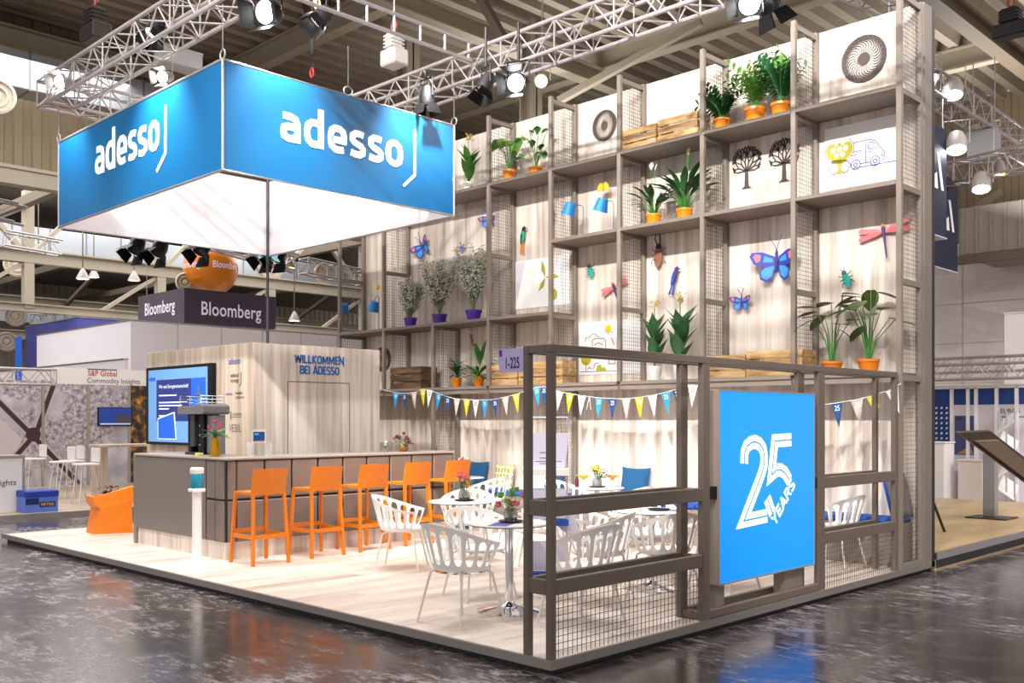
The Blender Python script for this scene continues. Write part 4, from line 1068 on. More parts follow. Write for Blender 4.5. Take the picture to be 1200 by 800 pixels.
# ---------------------------------------------------------------- paper insects and birds
IB = mat('insect_royal_blue', '2A3C9E', .6); IS = mat('insect_sky_blue', '3E8EDC', .6); IR = mat('insect_coral', 'F0706A', .6); IV = mat('insect_violet', '3B2A6A', .6); IPK = mat('insect_pink', 'E07C82', .6); ITL = mat('insect_teal', '1E9A8C', .6); IO = mat('insect_orange', 'E8842A', .6); IBK = mat('insect_black', '2A2228', .6); IBR = mat('insect_brown', '8A5A48', .6)
def butterfly(px, py, W, label, rot=0., body=True, y=WY-.06):
    c = ony(px, py, y); t = thing('paper_butterfly', label, 'wall decoration', c)
    ca, sa = cos(rot), sin(rot); H = W*.5
    for sg in (-1, 1):
        f = Fr(c, (ca*sg*.93, -.36, sa*sg*.93), (-sa, 0, ca), nrm((.36*sg, -.93, 0)))
        b = MB()
        up = [(.02, .0), (.1, .28), (.55, .46), (.92, .46), (1.02, .32), (.86, .02), (.45, -.1)]
        lo = [(.02, .0), (.45, -.08), (.66, -.25), (.62, -.55), (.4, -.66), (.15, -.5)]
        sc = lambda P, k=1, o=(0, 0): [((p[0]-o[0])*k*H+o[0]*H, (p[1]-o[1])*k*H+o[1]*H) for p in P]
        b.mi = 0; b.poly(sc(up), f, 0, .004); b.poly(sc(lo), f, .001, .005)
        b.mi = 1; b.poly(sc(lo, .76, (.36, -.3)), f, .005, .0065); b.poly(sc([(.1, .05), (.16, .22), (.5, .34), (.55, .06)], .85, (.3, .16)), f, .004, .0055)
        b.mi = 2; b.poly(sc([(.6, .36), (.8, .4), (.88, .3), (.76, .08), (.62, .14)]), f, .004, .006)
        b.build('wing', [IB, IS, IR], t)
    f = Fr(c, (ca, 0, sa), (-sa, 0, ca), (0, -1, 0))
    b = MB(); b.tube([f.p(0, -.35*H, .01), f.p(0, 0, .02), f.p(0, .4*H, .02), f.p(0, .5*H, .02)], [.004, .03*W, .028*W, .012*W], 8)
    for s in (-1, 1): b.tube([f.p(0, .48*H, .02), f.p(.1*H*s, .75*H, .03), f.p(.28*H*s, 1.05*H, .05)], .004, 5)
    b.tube([f.p(0, 0, .0), (c[0], WY-.003, c[2])], .004, 5)
    b.build('body', IV, t, smooth=True)
butterfly(911, 309, .66, 'largest blue and coral paper butterfly, half behind the mesh post')
butterfly(870, 354, .32, 'blue paper butterfly of middle size below the largest one')
butterfly(496, 290, .50, 'blue and coral paper butterfly above the white flowering shrubs', .5)
butterfly(542, 290, .16, 'tiny blue paper butterfly above the tallest white shrub', .2)
butterfly(573, 257, .36, 'dark blue paper butterfly behind the mesh side under the top shelf', .25)
def dragonfly(px, py, W, label, rot):
    y = WY-.05; c = ony(px, py, y); t = thing('paper_dragonfly', label, 'wall decoration', c); ca, sa = cos(rot), sin(rot)
    f = Fr(c, (ca, 0, sa), (-sa, 0, ca), (0, -1, 0)); H = W*.5
    for sg in (-1, 1):
        for k, (a, m) in enumerate(((.22, IPK), (-.12, mat('insect_salmon', 'D9676C', .6)))):
            b = MB(); P = [(0, 0), (.3, .12), (.9, .14), (1, .02), (.85, -.06), (.3, -.05)]
            b.poly([(sg*(p[0]*cos(a)-p[1]*sin(a))*H, (p[0]*sin(a)+p[1]*cos(a))*H) for p in P], f, .004*k, .004*k+.003); b.build('wing', m, t)
    b = MB(); b.tube([f.p(0, -.95*H, .01), f.p(0, -.1*H, .012), f.p(0, .12*H, .012), f.p(0, .22*H, .012)], [.008, .016, .022, .014], 8); b.build('body', IV, t, smooth=True)
    b = MB(); b.sphere(f.p(0, .24*H, .012), .022, 10, 6); b.tube([f.p(0, 0, 0), (c[0], WY-.003, c[2])], .004, 5); b.build('head', IO, t, smooth=True)
dragonfly(1036, 272, .62, 'pink paper dragonfly beside the end of the shelving', .12)
dragonfly(720, 337, .5, 'pink paper dragonfly half hidden behind a mesh post', .35)
def beetle(px, py, L, label, cols, rot, horns=False, name='paper_beetle'):
    y = WY-.05; c = ony(px, py, y); t = thing(name, label, 'wall decoration', c); ca, sa = cos(rot), sin(rot)
    f = Fr(c, (ca, 0, sa), (-sa, 0, ca), (0, -1, 0)); H = L*.5
    for sg in (-1, 1):
        b = MB(); b.poly([(0, .35*H), (sg*.32*H, .3*H), (sg*.42*H, -.3*H), (sg*.2*H, -.9*H), (0, -.95*H)], f, .01, .02+.004*sg); b.build('wing_case', cols[0], t)
    b = MB(); b.poly([(-.25*H, .38*H), (.25*H, .38*H), (.2*H, .7*H), (0, .8*H), (-.2*H, .7*H)], f, .008, .026); b.build('head', cols[1], t)
    b = MB()
    for sg in (-1, 1):
        for yv, e in ((.25, .5), (-.1, .1), (-.45, -.5)): b.tube([f.p(0, yv*H, .01), f.p(sg*.5*H, (yv+.08)*H, .02), f.p(sg*.68*H, (yv+e*.5)*H, .0)], .005, 5)
        if horns: b.tube([f.p(sg*.12*H, .75*H, .02), f.p(sg*.25*H, 1.15*H, .04), f.p(sg*.15*H, 1.5*H, .04)], .008, 6)
        else: b.tube([f.p(sg*.08*H, .75*H, .02), f.p(sg*.2*H, 1.0*H, .03)], .004, 5)
    b.tube([f.p(0, 0, .01), (c[0], WY-.003, c[2])], .004, 5)
    b.build('leg', IBK, t)
beetle(692, 317, .22, 'small green paper beetle in the bay under the blue lamps', (ITL, IBK), .2)
beetle(992, 326, .24, 'small turquoise paper beetle above the tall round leaved plants', (ITL, mat('insect_dark_teal', '12605C', .6)), .35)
beetle(772, 298, .36, 'brown paper stag beetle with long horns under the peace lilies', (IBR, IBK), -.05, True)
def bird(px, py, L, label, cols, rot):
    y = WY-.05; c = ony(px, py, y); t = thing('paper_bird', label, 'wall decoration', c); ca, sa = cos(rot), sin(rot)
    f = Fr(c, (ca, 0, sa), (-sa, 0, ca), (0, -1, 0)); H = L*.5
    b = MB(); b.poly([(-.1*H, .6*H), (.15*H, .62*H), (.2*H, .3*H), (.1*H, -.2*H), (-.08*H, -.25*H), (-.2*H, .2*H)], f, .008, .03); b.build('body', cols[0], t)
    b = MB(); b.poly([(-.1*H, .6*H), (-.08*H, .85*H), (.1*H, .98*H), (.22*H, .85*H), (.16*H, .6*H)], f, .01, .026); b.build('head', cols[1], t)
    b = MB(); b.poly([(.2*H, .9*H), (.46*H, .82*H), (.2*H, .8*H)], f, .012, .02); b.build('beak', IBK, t)
    for sg in (-1, 1): b = MB(); b.poly([(sg*.02*H, -.2*H), (sg*.1*H+.02*H, -.2*H), (sg*.22*H, -.98*H), (sg*.05*H, -.9*H)], f, .006, .014); b.build('tail_feather', cols[2], t)
    b = MB(); b.poly([(-.16*H, .4*H), (.05*H, .35*H), (-.02*H, -.4*H), (-.14*H, -.2*H)], f, .03, .036); b.tube([f.p(0, .2*H, .01), (c[0], WY-.003, c[2])], .004, 5); b.build('wing', cols[3], t)
bird(613, 281, .42, 'green and orange paper bird on the bay above the turbine poster', (ITL, IBK, IO, G2), -.1)
bird(647, 262, .4, 'brown and orange paper bird hidden behind a mesh post', (IBR, IBK, IO, IBR), 0)
bird(790, 329, .40, 'violet blue paper bird above the cream flowered plants', (IV, IV, mat('insect_indigo', '2E4AA0', .6), mat('insect_indigo', '2E4AA0', .6)), -.25)
def moth(px, py, W, label, y):
    c = ony(px, py, y); t = thing('paper_moth', label, 'wall decoration', c); H = W*.5; f = FY(*c)
    for sg in (-1, 1):
        b = MB(); b.poly([(0, -.1*H), (sg*.9*H, -.5*H), (sg*1.0*H, .2*H), (sg*.5*H, .75*H), (sg*.1*H, .5*H)], f, 0, .004); b.build('wing', mat('insect_yellow', 'F0B416', .6), t)
    b = MB(); b.tube([f.p(0, -.5*H, .006), f.p(0, .6*H, .006)], .012, 6); b.tube([f.p(0, 0, 0), (c[0], min(WY-.003, y+.3), c[2])], .003, 5); b.build('body', IO, t)
moth(707, 220, .2, 'yellow paper moth above the blue desk lamps', 5.9)
moth(443, 337, .14, 'yellow paper moth beside the mesh post above the cabin', 5.9)
# ---------------------------------------------------------------- bunting
bu = thing('pennant_bunting', 'long string of small coloured 25 pennants hung along the shelf edge', 'bunting', (-4, 5.44, 2.0))
YB = 5.455
CYC = [LBLUE, NAVY, GREYP, LIME, WMAT]
seq = [(464, 460, 0), (474, 461, 1), (485, 459.5, 2), (495.5, 456, 3), (503.5, 457, 4), (514.5, 461, 0), (525, 465, 1), (535.5, 467.3, 2), (547, 468, 3), (557.5, 468.5, 4), (568, 468.5, 0), (580, 468, 1), (592, 465, 2), (604.5, 462, 3),
 (628.7, 453.7, 0), (638, 453, 1), (656, 459, 2), (668, 461, 3), (682, 463.5, 4), (702, 466, 0), (718, 467, 1), (733.7, 467, 2), (749, 465.5, 3), (764.5, 463, 4), (780, 459.5, 0), (793, 456, 1), (812, 451, 4),
 (840, 459, 0), (856, 463, 1), (873, 468, 2), (892, 472, 3), (911, 475, 4), (935, 476, 2), (957, 475, 0), (980.5, 472, 1), (1004, 468, 2), (1023, 463.5, 3), (1045, 456, 4)]
pts = [(447, 456)] + [(a, c) for a, c, k in seq] + [(1056, 449)]
ln = [ony(a, c, YB) for a, c in pts]
b = MB(); b.tube(ln, .004, 5, cap=False); b.build('string', WMAT, bu)
for i, (px, py, k) in enumerate(seq):
    p = ony(px, py, YB); a, c = ln[i], ln[i+2]; sl = (c[2]-a[2])/max(.05, c[0]-a[0]); an = math.atan(sl)*.8
    w = .072; h = .275; f = Fr(p, (cos(an), 0, sin(an)), (-sin(an), 0, cos(an)), (0, -1, 0))
    b = MB(); b.poly([(-w, 0), (0, -h), (w, 0)], f, -.001, .001); pn = b.build('pennant', CYC[k], bu)
    MB().text('25', Fr(f.p(0, -.085, 0), f.u, f.v, f.n), w=.06, h=.058, d1=.0018, bold=.02).build('lettering', INK if k == 4 else WMAT, pn)
for s in (-.03, .02): 
    b = MB(); q = ony(691, 465, YB); b.tube([q, va(q, (s, -.01, -.10)), va(q, (s*1.5, -.01, -.17))], .004, 5); b.build('string_end', WMAT, bu)
# ================================================================ HANGING SIGN AND TRUSSES
SX, SY0, SY1, SXL, SZ0, SZ1 = -5.0, .398, 3.66, -9.398, 4.215, 5.375
SB = mat('banner_blue', '075280', .32, noise=.05, nscale=.6)
SW = mat('banner_white', 'F2EFF4', .8)
sg = thing('hanging_sign', 'big square blue hanging fabric sign with white lettering over the bar', 'hanging sign', ((SX+SXL)/2, (SY0+SY1)/2, SZ0))
t_ = .02
for (x0, y0, x1, y1) in ((SX-t_, SY0, SX, SY1), (SXL, SY0, SX-t_, SY0+t_), (SXL, SY0+t_, SXL+t_, SY1), (SXL+t_, SY1-t_, SX-t_, SY1)):
    b = MB(); b.mi = 0; b.box(x0, y0, SZ0, x1, y1, SZ1)
    o = b.build('banner_panel', [SB, SW], sg)
    cx, cy = (SX+SXL)/2, (SY0+SY1)/2
    for p in o.data.polygons:
        n = p.normal
        mx, my = p.center[0]+sg.location[0]-cx, p.center[1]+sg.location[1]-cy
        if abs(n[2]) < .5 and n[0]*mx+n[1]*my < 0: p.material_index = 1
b = MB()
for z in (SZ0, SZ1):
    b.tube([(SX, SY0, z), (SX, SY1, z), (SXL, SY1, z), (SXL, SY0, z)], .016, 6, closed=True)
for x in (SX, SXL):
    for y in (SY0, SY1): b.tube([(x, y, SZ0), (x, y, SZ1)], .014, 6)
b.build('edge_frame', ALU, sg)
LET = {
 'a': [[(.10, .89), (.38, .89), (.55, .82), (.61, .66), (.61, .0)], [(.61, .53), (.28, .53), (.14, .46), (.11, .32), (.14, .18), (.28, .11), (.46, .12), (.61, .24)]],
 'd': [[(.61, 1.42), (.61, 0)], [(.61, .80), (.45, .89), (.28, .88), (.15, .77), (.11, .6), (.11, .4), (.15, .22), (.28, .11), (.45, .11), (.61, .21)]],
 'e': [[(.60, .14), (.42, .11), (.28, .12), (.15, .22), (.11, .4), (.11, .6), (.15, .78), (.28, .89), (.46, .89), (.58, .80), (.62, .64), (.61, .47), (.12, .47)]],
 's': [[(.06, .15), (.20, .11), (.40, .11), (.52, .19), (.53, .34), (.45, .44), (.20, .54), (.12, .63), (.13, .79), (.24, .89), (.42, .89), (.55, .86)]],
 'o': [[(.28, .11), (.45, .11), (.58, .22), (.62, .4), (.62, .6), (.58, .78), (.45, .89), (.28, .89), (.15, .78), (.11, .6), (.11, .4), (.15, .22), (.28, .11)]],
}
ADV = {'a': .84, 'd': .86, 'e': .82, 's': .72, 'o': .73}
def logo(fr, w, h, par, m):
    tot = sum(ADV[c] for c in 'adesso'); kx = w/tot; ky = h/1.0; x = 0
    for c in 'adesso':
        b = MB()
        for j, P in enumerate(LET[c]): b.stroke([((x+p[0])*kx, p[1]*ky) for p in P], .21*kx*1.0, fr, 0, .004+.0006*j)
        b.build('letter', m, par); x += ADV[c]
p0 = onx(328, 162, SX); p1 = onx(472, 195, SX); zb = (onx(328, 165.5, SX)[2]+p1[2])/2
hh = (onx(400, 150, SX)[2]-onx(400, 180, SX)[2])
ky = onx(460, 162, SX)[2]-p1[2]
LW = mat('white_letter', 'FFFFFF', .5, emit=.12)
logo(Fr((SX+.002, p0[1], zb), (0, 1, 0), (0, 0, 1), (1, 0, 0)), p1[1]-p0[1], ky, sg, LW)
b = MB(); f = FX(SX+.002, 0, 0)
def S1(px, py): q = onx(px, py, SX); return (q[1], q[2])
b.stroke([S1(486, 152), S1(486, 205), S1(472.5, 218)], .034, f, 0, .004); b.build('logo_line', LW, sg)
p0 = ony(112, 206, SY0); p1 = ony(187, 185, SY0); kz = ony(175, 153, SY0)[2]-ony(175, 189, SY0)[2]
logo(Fr((p0[0], SY0-.002, ony(112, 206, SY0)[2]), (1, 0, 0), (0, 0, 1), (0, -1, 0)), p1[0]-p0[0], kz, sg, LW)
b = MB(); f = FY(0, SY0-.002, 0)
def S2(px, py): q = ony(px, py, SY0); return (q[0], q[2])
b.stroke([S2(194.5, 123), S2(194, 180), S2(184, 201)], .05, f, 0, .004); b.build('logo_line', LW, sg)
# support mast on the cabin and suspension wires
b = MB(); b.cyl((SXL+.07, SY1-.07, CH), (SXL+.07, SY1-.07, SZ1), .022, 12); tag(b.build('support_mast', mat('grey_mast', '4A464E', .4, .6), base=(SXL+.07, SY1-.07, CH)), 'slim grey mast standing on the cabin under the hanging sign corner', 'mast')
TZ = 5.9
for k, (x, y) in enumerate(((SX, SY0), (SX, 2.0), (SX, SY1), (SXL, SY0), (-7.2, SY0), (SXL, SY1))):
    b = MB(); b.tube([(x, y, SZ1+.09), (x, y, TZ+.05)], .006, 5); b.tube([(x+.05*cos(a*pi/8)*(1 if y != 2.0 else .3), y+(.05*cos(a*pi/8) if y == 2.0 else 0), SZ1+.05+.05*sin(a*pi/8)) for a in range(16)], .009, 6, closed=True)
    b.build('suspension_wire', ALU, sg)
def truss(name, a, c, label, s=.36, seg=None, tri=False, ch=.025):
    """box truss between two points (lower centre line)"""
    t = thing(name, label, 'truss', a)
    d = vs(c, a); L = sqrt(dot(d, d)); d = nrm(d); sd = nrm(cr(d, (0, 0, 1))); up = cr(sd, d)
    crn = [(-s/2, 0), (s/2, 0), (-s/2, s), (s/2, s)]
    P = lambda i, q: va(va(a, vm(d, q)), va(vm(sd, crn[i][0]), vm(up, crn[i][1])))
    for i in range(4): b = MB(); b.tube([P(i, 0), P(i, L)], ch, 8); b.build('chord', TRUSS, t, smooth=True)
    b = MB(); n = int(L/(s*.8)); st = L/n; r = ch*.42
    for i, j in ((0, 1), (0, 2), (1, 3), (2, 3)):
        for k in range(n):
            e = (i, j) if k % 2 == 0 else (j, i); b.tube([P(e[0], k*st), P(e[1], (k+1)*st)], r, 5, cap=False)
    for k in range(0, n+1, 3):
        for i, j in ((0, 1), (0, 2), (1, 3), (2, 3)): b.tube([P(i, k*st), P(j, k*st)], r, 5, cap=False)
    b.build('lattice', TRUSS, t)
    return t
XE = 2.6
truss('lighting_truss', (-9.45, .45, TZ), (XE, .45, TZ), 'silver lighting truss above the lettered front side of the hanging sign')
truss('lighting_truss', (-9.45, 3.85, TZ), (XE, 3.85, TZ), 'long silver lighting truss crossing in front of the shelving top')
truss('lighting_truss', (-9.6, .25, TZ), (-9.6, 4.0, TZ), 'short silver cross truss at the end of the rig behind the hanging sign')
t = thing('ladder_truss', 'flat silver ladder truss joining the two long trusses', 'truss', (-4.77, .45, 6.2))
b = MB()
for z in (6.17, 6.40): 
    b = MB(); b.tube([(-4.77, .3, z), (-4.77, 3.75, z)], .025, 8); b.build('chord', TRUSS, t, smooth=True)
b = MB()
for k in range(9): y = .5+k*.4; b.tube([(-4.77, y, 6.17), (-4.77, y, 6.40)], .016, 6)
b.build('rung', TRUSS, t)
# chain hoists and control boxes on the rig
def hoist(p, label, w=.32, m=None):
    t = thing('chain_hoist', label, 'hoist', p); m = m or mat('light_grey_housing', 'C6C0BA', .5)
    b = MB(); b.box(p[0]-w/2, p[1]-.13, p[2], p[0]+w/2, p[1]+.13, p[2]+.22, .02); b.build('motor_housing', m, t)
    b = MB(); b.box(p[0]-w*.3, p[1]-.1, p[2]+.22, p[0]+w*.25, p[1]+.1, p[2]+.46, .03)
    for k in range(4): b.box(p[0]-w*.32, p[1]-.11, p[2]+.25+k*.05, p[0]+w*.28, p[1]+.11, p[2]+.27+k*.05)
    b.build('cooling_fins', m, t)
    b = MB(); b.tube([(p[0], p[1], p[2]+.4), (p[0], p[1], 10.9)], .012, 6); b.build('chain', ALU, t)
    b = MB(); b.tube([(p[0]+.05*cos(a), p[1], p[2]+.56+.07*sin(a)) for a in [k*pi/8 for k in range(16)]], .014, 6, closed=True); b.build('hook', mat('red_hook', 'B8322A', .4), t)
q = ond(462, 78, 13.5); hoist(q, 'light grey chain hoist hanging by the ladder truss')
q = ond(112, 50, 13.0); hoist(q, 'dark hoist with a tan end box above the short truss', .45, mat('dark_brown_housing', '3A302C', .5))
q = ond(1185, 44, 15.5); hoist(q, 'black hoist at the edge of the rig beyond the shelving', .5, BLK2)
def box_thing(p, w, d, h, label):
    t = thing('control_box', label, 'box', p); b = MB(); b.box(p[0]-w/2, p[1]-d/2, p[2], p[0]+w/2, p[1]+d/2, p[2]+h, .01); b.build('case', mat('grey_sheet_metal', 'A8A6A8', .5, .3), t)
    b = MB(); b.box(p[0]-w/2-.005, p[1]-d/2-.005, p[2]+h-.03, p[0]+w/2+.005, p[1]+d/2+.005, p[2]+h, .004)
    for s in (-1, 1): b.tube([(p[0]+s*w*.4, p[1], p[2]+h), (p[0]+s*w*.4, p[1], p[2]+h+1.4)], .01, 6)
    b.build('hanger', mat('grey_sheet_metal', 'A8A6A8', .5, .3), t)
p = ond(366, 62, 12.6); t = thing('lifting_strap', 'black lifting strap with red shackle hanging in front of the ceiling beam', 'strap', p)
b = MB(); b.beam(va(p, (0, 0, .25)), va(p, (0, 0, -.05)), .07, .012); b.beam(va(p, (0, 0, -.02)), va(p, (-.06, 0, -.2)), .03, .012); b.beam(va(p, (0, 0, -.02)), va(p, (.03, 0, -.2)), .03, .012); b.tube([va(p, (0, 0, .2)), (p[0], p[1], 10.9)], .012, 5); b.build('strap_web', BLK2, t)
b = MB(); b.tube([va(p, (-.01+.035*cos(k*pi/6), 0, -.25+.06*sin(k*pi/6))) for k in range(12)], .012, 6, closed=True); b.build('shackle', mat('red_hook', 'B8322A', .4), t)
box_thing(ond(209, 80, 14.5), .35, .6, .25, 'grey metal box hanging behind the front truss')
# ---------------------------------------------------------------- spotlights
EML = mat('lamp_lens', 'FFFFFF', .4, emit=30.)
EMWARM = mat('warm_lamp_lens', 'FFC66A', .4, emit=9.)
GRH = mat('grey_lamp_housing', 'ACA4A0', .45, .2)
def spot(p, aim, label, R=.09, m=EML, hm=BLACK, flaps=True, top=None, L=.22):
    t = thing('spotlight', label, 'spotlight', p); d = nrm(aim); u = nrm(cr(d, (0, 0, 1))) if abs(d[2]) < .95 else (1, 0, 0); v = cr(u, d)
    f = Fr(p, u, v, d)
    b = MB(); b.lathe([(0, -L), (R*.7, -L*.95), (R, -L*.5), (R, 0), (R*.9, 0), (R*.85, -.02)], 18, ax=f); hs = b.build('housing', hm, t, smooth=35)
    b = MB(); b.lathe([(R*.86, -.018), (0, -.012)], 18, ax=f); b.build('lens', m, hs)
    if flaps:
        for k in range(4):
            a = k*pi/2; c, s = cos(a), sin(a); b = MB()
            q = [f.p(c*R*1.0-s*R*.8*e, s*R*1.0+c*R*.8*e, 0) for e in (-1, 1)] + [f.p(c*R*1.5-s*R*1.1*e, s*R*1.5+c*R*1.1*e, R*1.3) for e in (1, -1)]
            b.q(q); b.q([va(x, vm(v, .003)) for x in q[::-1]]); b.build('barn_door', hm, hs)
    z = top or p[2]+.35
    b = MB(); b.tube([f.p(-R*1.15, 0, -L*.4), f.p(-R*1.15, 0, -L*.4+.0)] if False else [f.p(-R*1.15, 0, -L*.4), va(f.p(-R*1.15, 0, -L*.4), (0, 0, R*2.2)), va(f.p(R*1.15, 0, -L*.4), (0, 0, R*2.2)), f.p(R*1.15, 0, -L*.4)], .012, 6)
    c0 = va(f.p(0, 0, -L*.4), (0, 0, R*2.2)); b.tube([c0, (c0[0], c0[1], max(z, c0[2]+.02))], .016, 6); b.build('yoke', hm, t)
    return t
TS = TZ+.02
spot(onz(70, 96, 6.0), (.5, -.8, -.25), 'spotlight at the tip of the front truss', hm=GRH, top=6.1)
spot(ond(190, 90, 11.9), (.55, -.75, -.3), 'spotlight low over the lettered front side of the sign', hm=GRH, top=TS, R=.075)
spot(ond(179, 40, 11.6), (.1, -.5, -.9), 'black hooded spotlight with a white glowing mouth on the front truss', top=6.2, R=.1)
spot(ond(310, 14, 10.0), (.35, -.85, -.25), 'brightest spotlight on the front truss above the sign corner', R=.13, top=6.4)
spot(ond(372, 24, 11.2), (-.1, -.6, -.7), 'tilted spotlight with a white flap above the sign', R=.10, hm=BLK2, top=6.2)
spot(ond(372, 4, 13.), (.2, -.8, -.3), 'warm yellow lamp over the sign', R=.1, m=EMWARM, top=6.6)
spot(ond(604, 97, 10.6), (.35, -.85, -.2), 'bright spotlight hanging below the long truss over the shelving', R=.11, top=TS)
spot(ond(566, 106, 10.8), (-.1, -.4, -.9), 'black spotlight hanging from the long truss next to the bright one', R=.085, top=TS, hm=BLK2, m=WMAT)
spot(ond(500, 122, 12.2), (-.1, .1, -1), 'black spotlight behind the upper edge of the sign', R=.1, top=TS, m=WMAT)
spot(ond(634, 95, 16.5), (.4, -.8, -.3), 'small warm hall lamp behind the bright spotlight', R=.12, m=EMWARM, flaps=False, hm=GRH, top=10.6)
spot(ond(878, 4, 9.5), (.2, -.9, -.25), 'bright spotlight at the top of the picture above the shelving plants', R=.12, top=6.9)
spot(ond(905, 14, 10.5), (.2, .5, -.9), 'black floodlight beside the bright lamp above the shelving plants', R=.12, top=7.0, m=BLK2)
def par(px, py, d, label, m=EML, R=.10, hm=GRH): spot(ond(px, py, d), (.15, -.35, -1), label, R=R, m=m, hm=hm, flaps=False, L=.34, top=ond(px, py, d)[2]+.5)
par(1117, 112, 17, 'white can spotlight on the far truss closest to the shelving end', R=.17)
par(1091, 92, 17, 'white can spotlight half hidden by the end upright of the shelving', R=.14)
par(1121, 176, 17, 'white can spotlight between the two dark hanging banners and the far truss', R=.18)
par(1150, 222, 18, 'white can spotlight under the lower far truss', R=.17)
par(1172, 206, 20, 'warm lamp on the lower far truss', m=EMWARM, R=.12)
par(1143, 163, 22, 'amber hall lamp behind the far truss', m=EMWARM, R=.16)
par(1165, 160, 23, 'small white hall lamp behind the far truss', R=.12)
box_thing(ond(1153, 188, 19), .5, .4, .55, 'grey box hanging under the far truss')
truss('lighting_truss', onz(1080, 108, 7.2), onz(1240, 208, 7.2), 'far silver truss running away past the end of the shelving', s=.4)
a = ond(1090, 222, 20); c = ond(1215, 196, 17); truss('lighting_truss', a, c, 'lower far silver truss under the lamps', s=.4)
a = ond(1000, -5, 13); c = ond(1056, 34, 15); 
truss('lighting_truss', onz(955, -25, 7.4), onz(1056, 18, 7.4), 'silver truss passing over the end of the shelving', s=.4)
# ================================================================ EXHIBITION HALL
def hallfloor():
    m = bpy.data.materials.new('dark_polished_asphalt'); m.use_nodes = True; nt = m.node_tree; N = nt.nodes.new; L = nt.links.new; bs = nt.nodes['Principled BSDF']
    tc = N('ShaderNodeTexCoord')
    n1 = N('ShaderNodeTexNoise'); n1.inputs['Scale'].default_value = .55; n1.inputs['Detail'].default_value = 7; n1.inputs['Roughness'].default_value = .65; L(tc.outputs['Object'], n1.inputs['Vector'])
    mp = N('ShaderNodeMapping'); mp.inputs['Scale'].default_value = (1.6, 3.6, 1); mp.inputs['Rotation'].default_value = (0, 0, .25); L(tc.outputs['Object'], mp.inputs[0])
    n2 = N('ShaderNodeTexNoise'); n2.inputs['Scale'].default_value = 3.2; n2.inputs['Detail'].default_value = 12; n2.inputs['Roughness'].default_value = .82; L(mp.outputs[0], n2.inputs['Vector'])
    br = N('ShaderNodeTexBrick'); br.inputs['Scale'].default_value = 1; br.inputs['Brick Width'].default_value = 1.2; br.inputs['Row Height'].default_value = 1.2; br.offset = 0
    br.inputs['Mortar Size'].default_value = .006; br.inputs['Color1'].default_value = (0, 0, 0, 1); br.inputs['Color2'].default_value = (.06, .06, .06, 1); br.inputs['Mortar'].default_value = (.9, .9, .9, 1); L(tc.outputs['Object'], br.inputs['Vector'])
    r1 = N('ShaderNodeMapRange'); r1.inputs[1].default_value = .45; r1.inputs[2].default_value = .62; L(n2.outputs['Fac'], r1.inputs[0])
    r2 = N('ShaderNodeMapRange'); r2.inputs[1].default_value = .40; r2.inputs[2].default_value = .58; L(n1.outputs['Fac'], r2.inputs[0])
    mu = N('ShaderNodeMath'); mu.operation = 'MULTIPLY'; L(r1.outputs[0], mu.inputs[0]); L(r2.outputs[0], mu.inputs[1])
    ad = N('ShaderNodeMath'); ad.operation = 'MULTIPLY_ADD'; ad.inputs[1].default_value = .22; L(br.outputs['Color'], ad.inputs[0]); L(mu.outputs[0], ad.inputs[2])
    rp = ramp(nt, [(0, '352F2E'), (.25, '534B4B'), (.6, '847C80'), (1, 'AAA4AA')]); L(ad.outputs[0], rp.inputs[0]); L(rp.outputs[0], bs.inputs['Base Color'])
    r3 = N('ShaderNodeMapRange'); r3.inputs[3].default_value = .13; r3.inputs[4].default_value = .5; L(ad.outputs[0], r3.inputs[0]); L(r3.outputs[0], bs.inputs['Roughness'])
    bp = N('ShaderNodeBump'); bp.inputs['Strength'].default_value = .12; bp.inputs['Distance'].default_value = .004; L(n2.outputs['Fac'], bp.inputs['Height']); L(bp.outputs[0], bs.inputs['Normal'])
    bs.inputs['Specular IOR Level'].default_value = .6
    return m
b = MB(); b.q([(-60, -22, HZ), (30, -22, HZ), (30, 45, HZ), (-60, 45, HZ)]); struct(b.build('floor', hallfloor()))
DECK = mat('tan_corrugated_deck', 'A29786', .6, .0, noise=.1, nscale=.4)
BEAM = mat('cream_painted_steel', 'A69C8A', .55)
BEAMD = mat('dark_painted_steel', '6A5D4C', .6)
CLAD = mat('ochre_corrugated_cladding', '85745C', .6, noise=.1, nscale=.5)
DUCT = mat('galvanised_duct', 'AEB4BC', .4, .5, noise=.08, nscale=1)
# main roof: trapezoidal deck, ribs along y
def deck(x0, x1, y0, y1, z, pitch, h, m, name):
    b = MB(); P = []; x = x0
    while x < x1:
        P += [(x, z), (x+pitch*.42, z), (x+pitch*.48, z+h), (x+pitch*.94, z+h)]; x += pitch
    P.append((x, z))
    v = [(p[0], y, p[1]) for y in (y0, y1) for p in P]; n = len(P)
    b.raw(v, [(i, i+1, n+i+1, n+i) for i in range(n-1)]); return struct(b.build(name, m))
ZC = 11.0
deck(-20, 22, -9, 26, ZC, .55, .34, DECK, 'ceiling')
nb = 0
def beamobj(a, c, w, h, m=BEAM):
    global nb; nb += 1; b = MB(); b.beam(a, c, w, .04); b.beam(va(a, (0, 0, h)), va(c, (0, 0, h)), w, .04); b.beam(va(a, (0, 0, h/2)), va(c, (0, 0, h/2)), .03, h); return struct(b.build('beam_%d' % nb, m))
for y in (-4, 2.2, 8.4, 14.6, 20.8): beamobj((-20, y, ZC-.55), (22, y, ZC-.55), .3, .5)
for x in (-19.2, -11.5, -3.5, 4.8): beamobj((x, -9, ZC-.95), (x, 26, ZC-.95), .35, .38, BEAM if x != -3.5 else BEAMD)
for (a, c) in ((ond(655, 118, 24), ond(822, 26, 22)), (ond(560, -8, 19), ond(590, 46, 20))): 
    nb += 1; b = MB(); b.beam(a, c, .16, .16); struct(b.build('beam_%d' % nb, BEAMD if nb % 2 else BEAM))
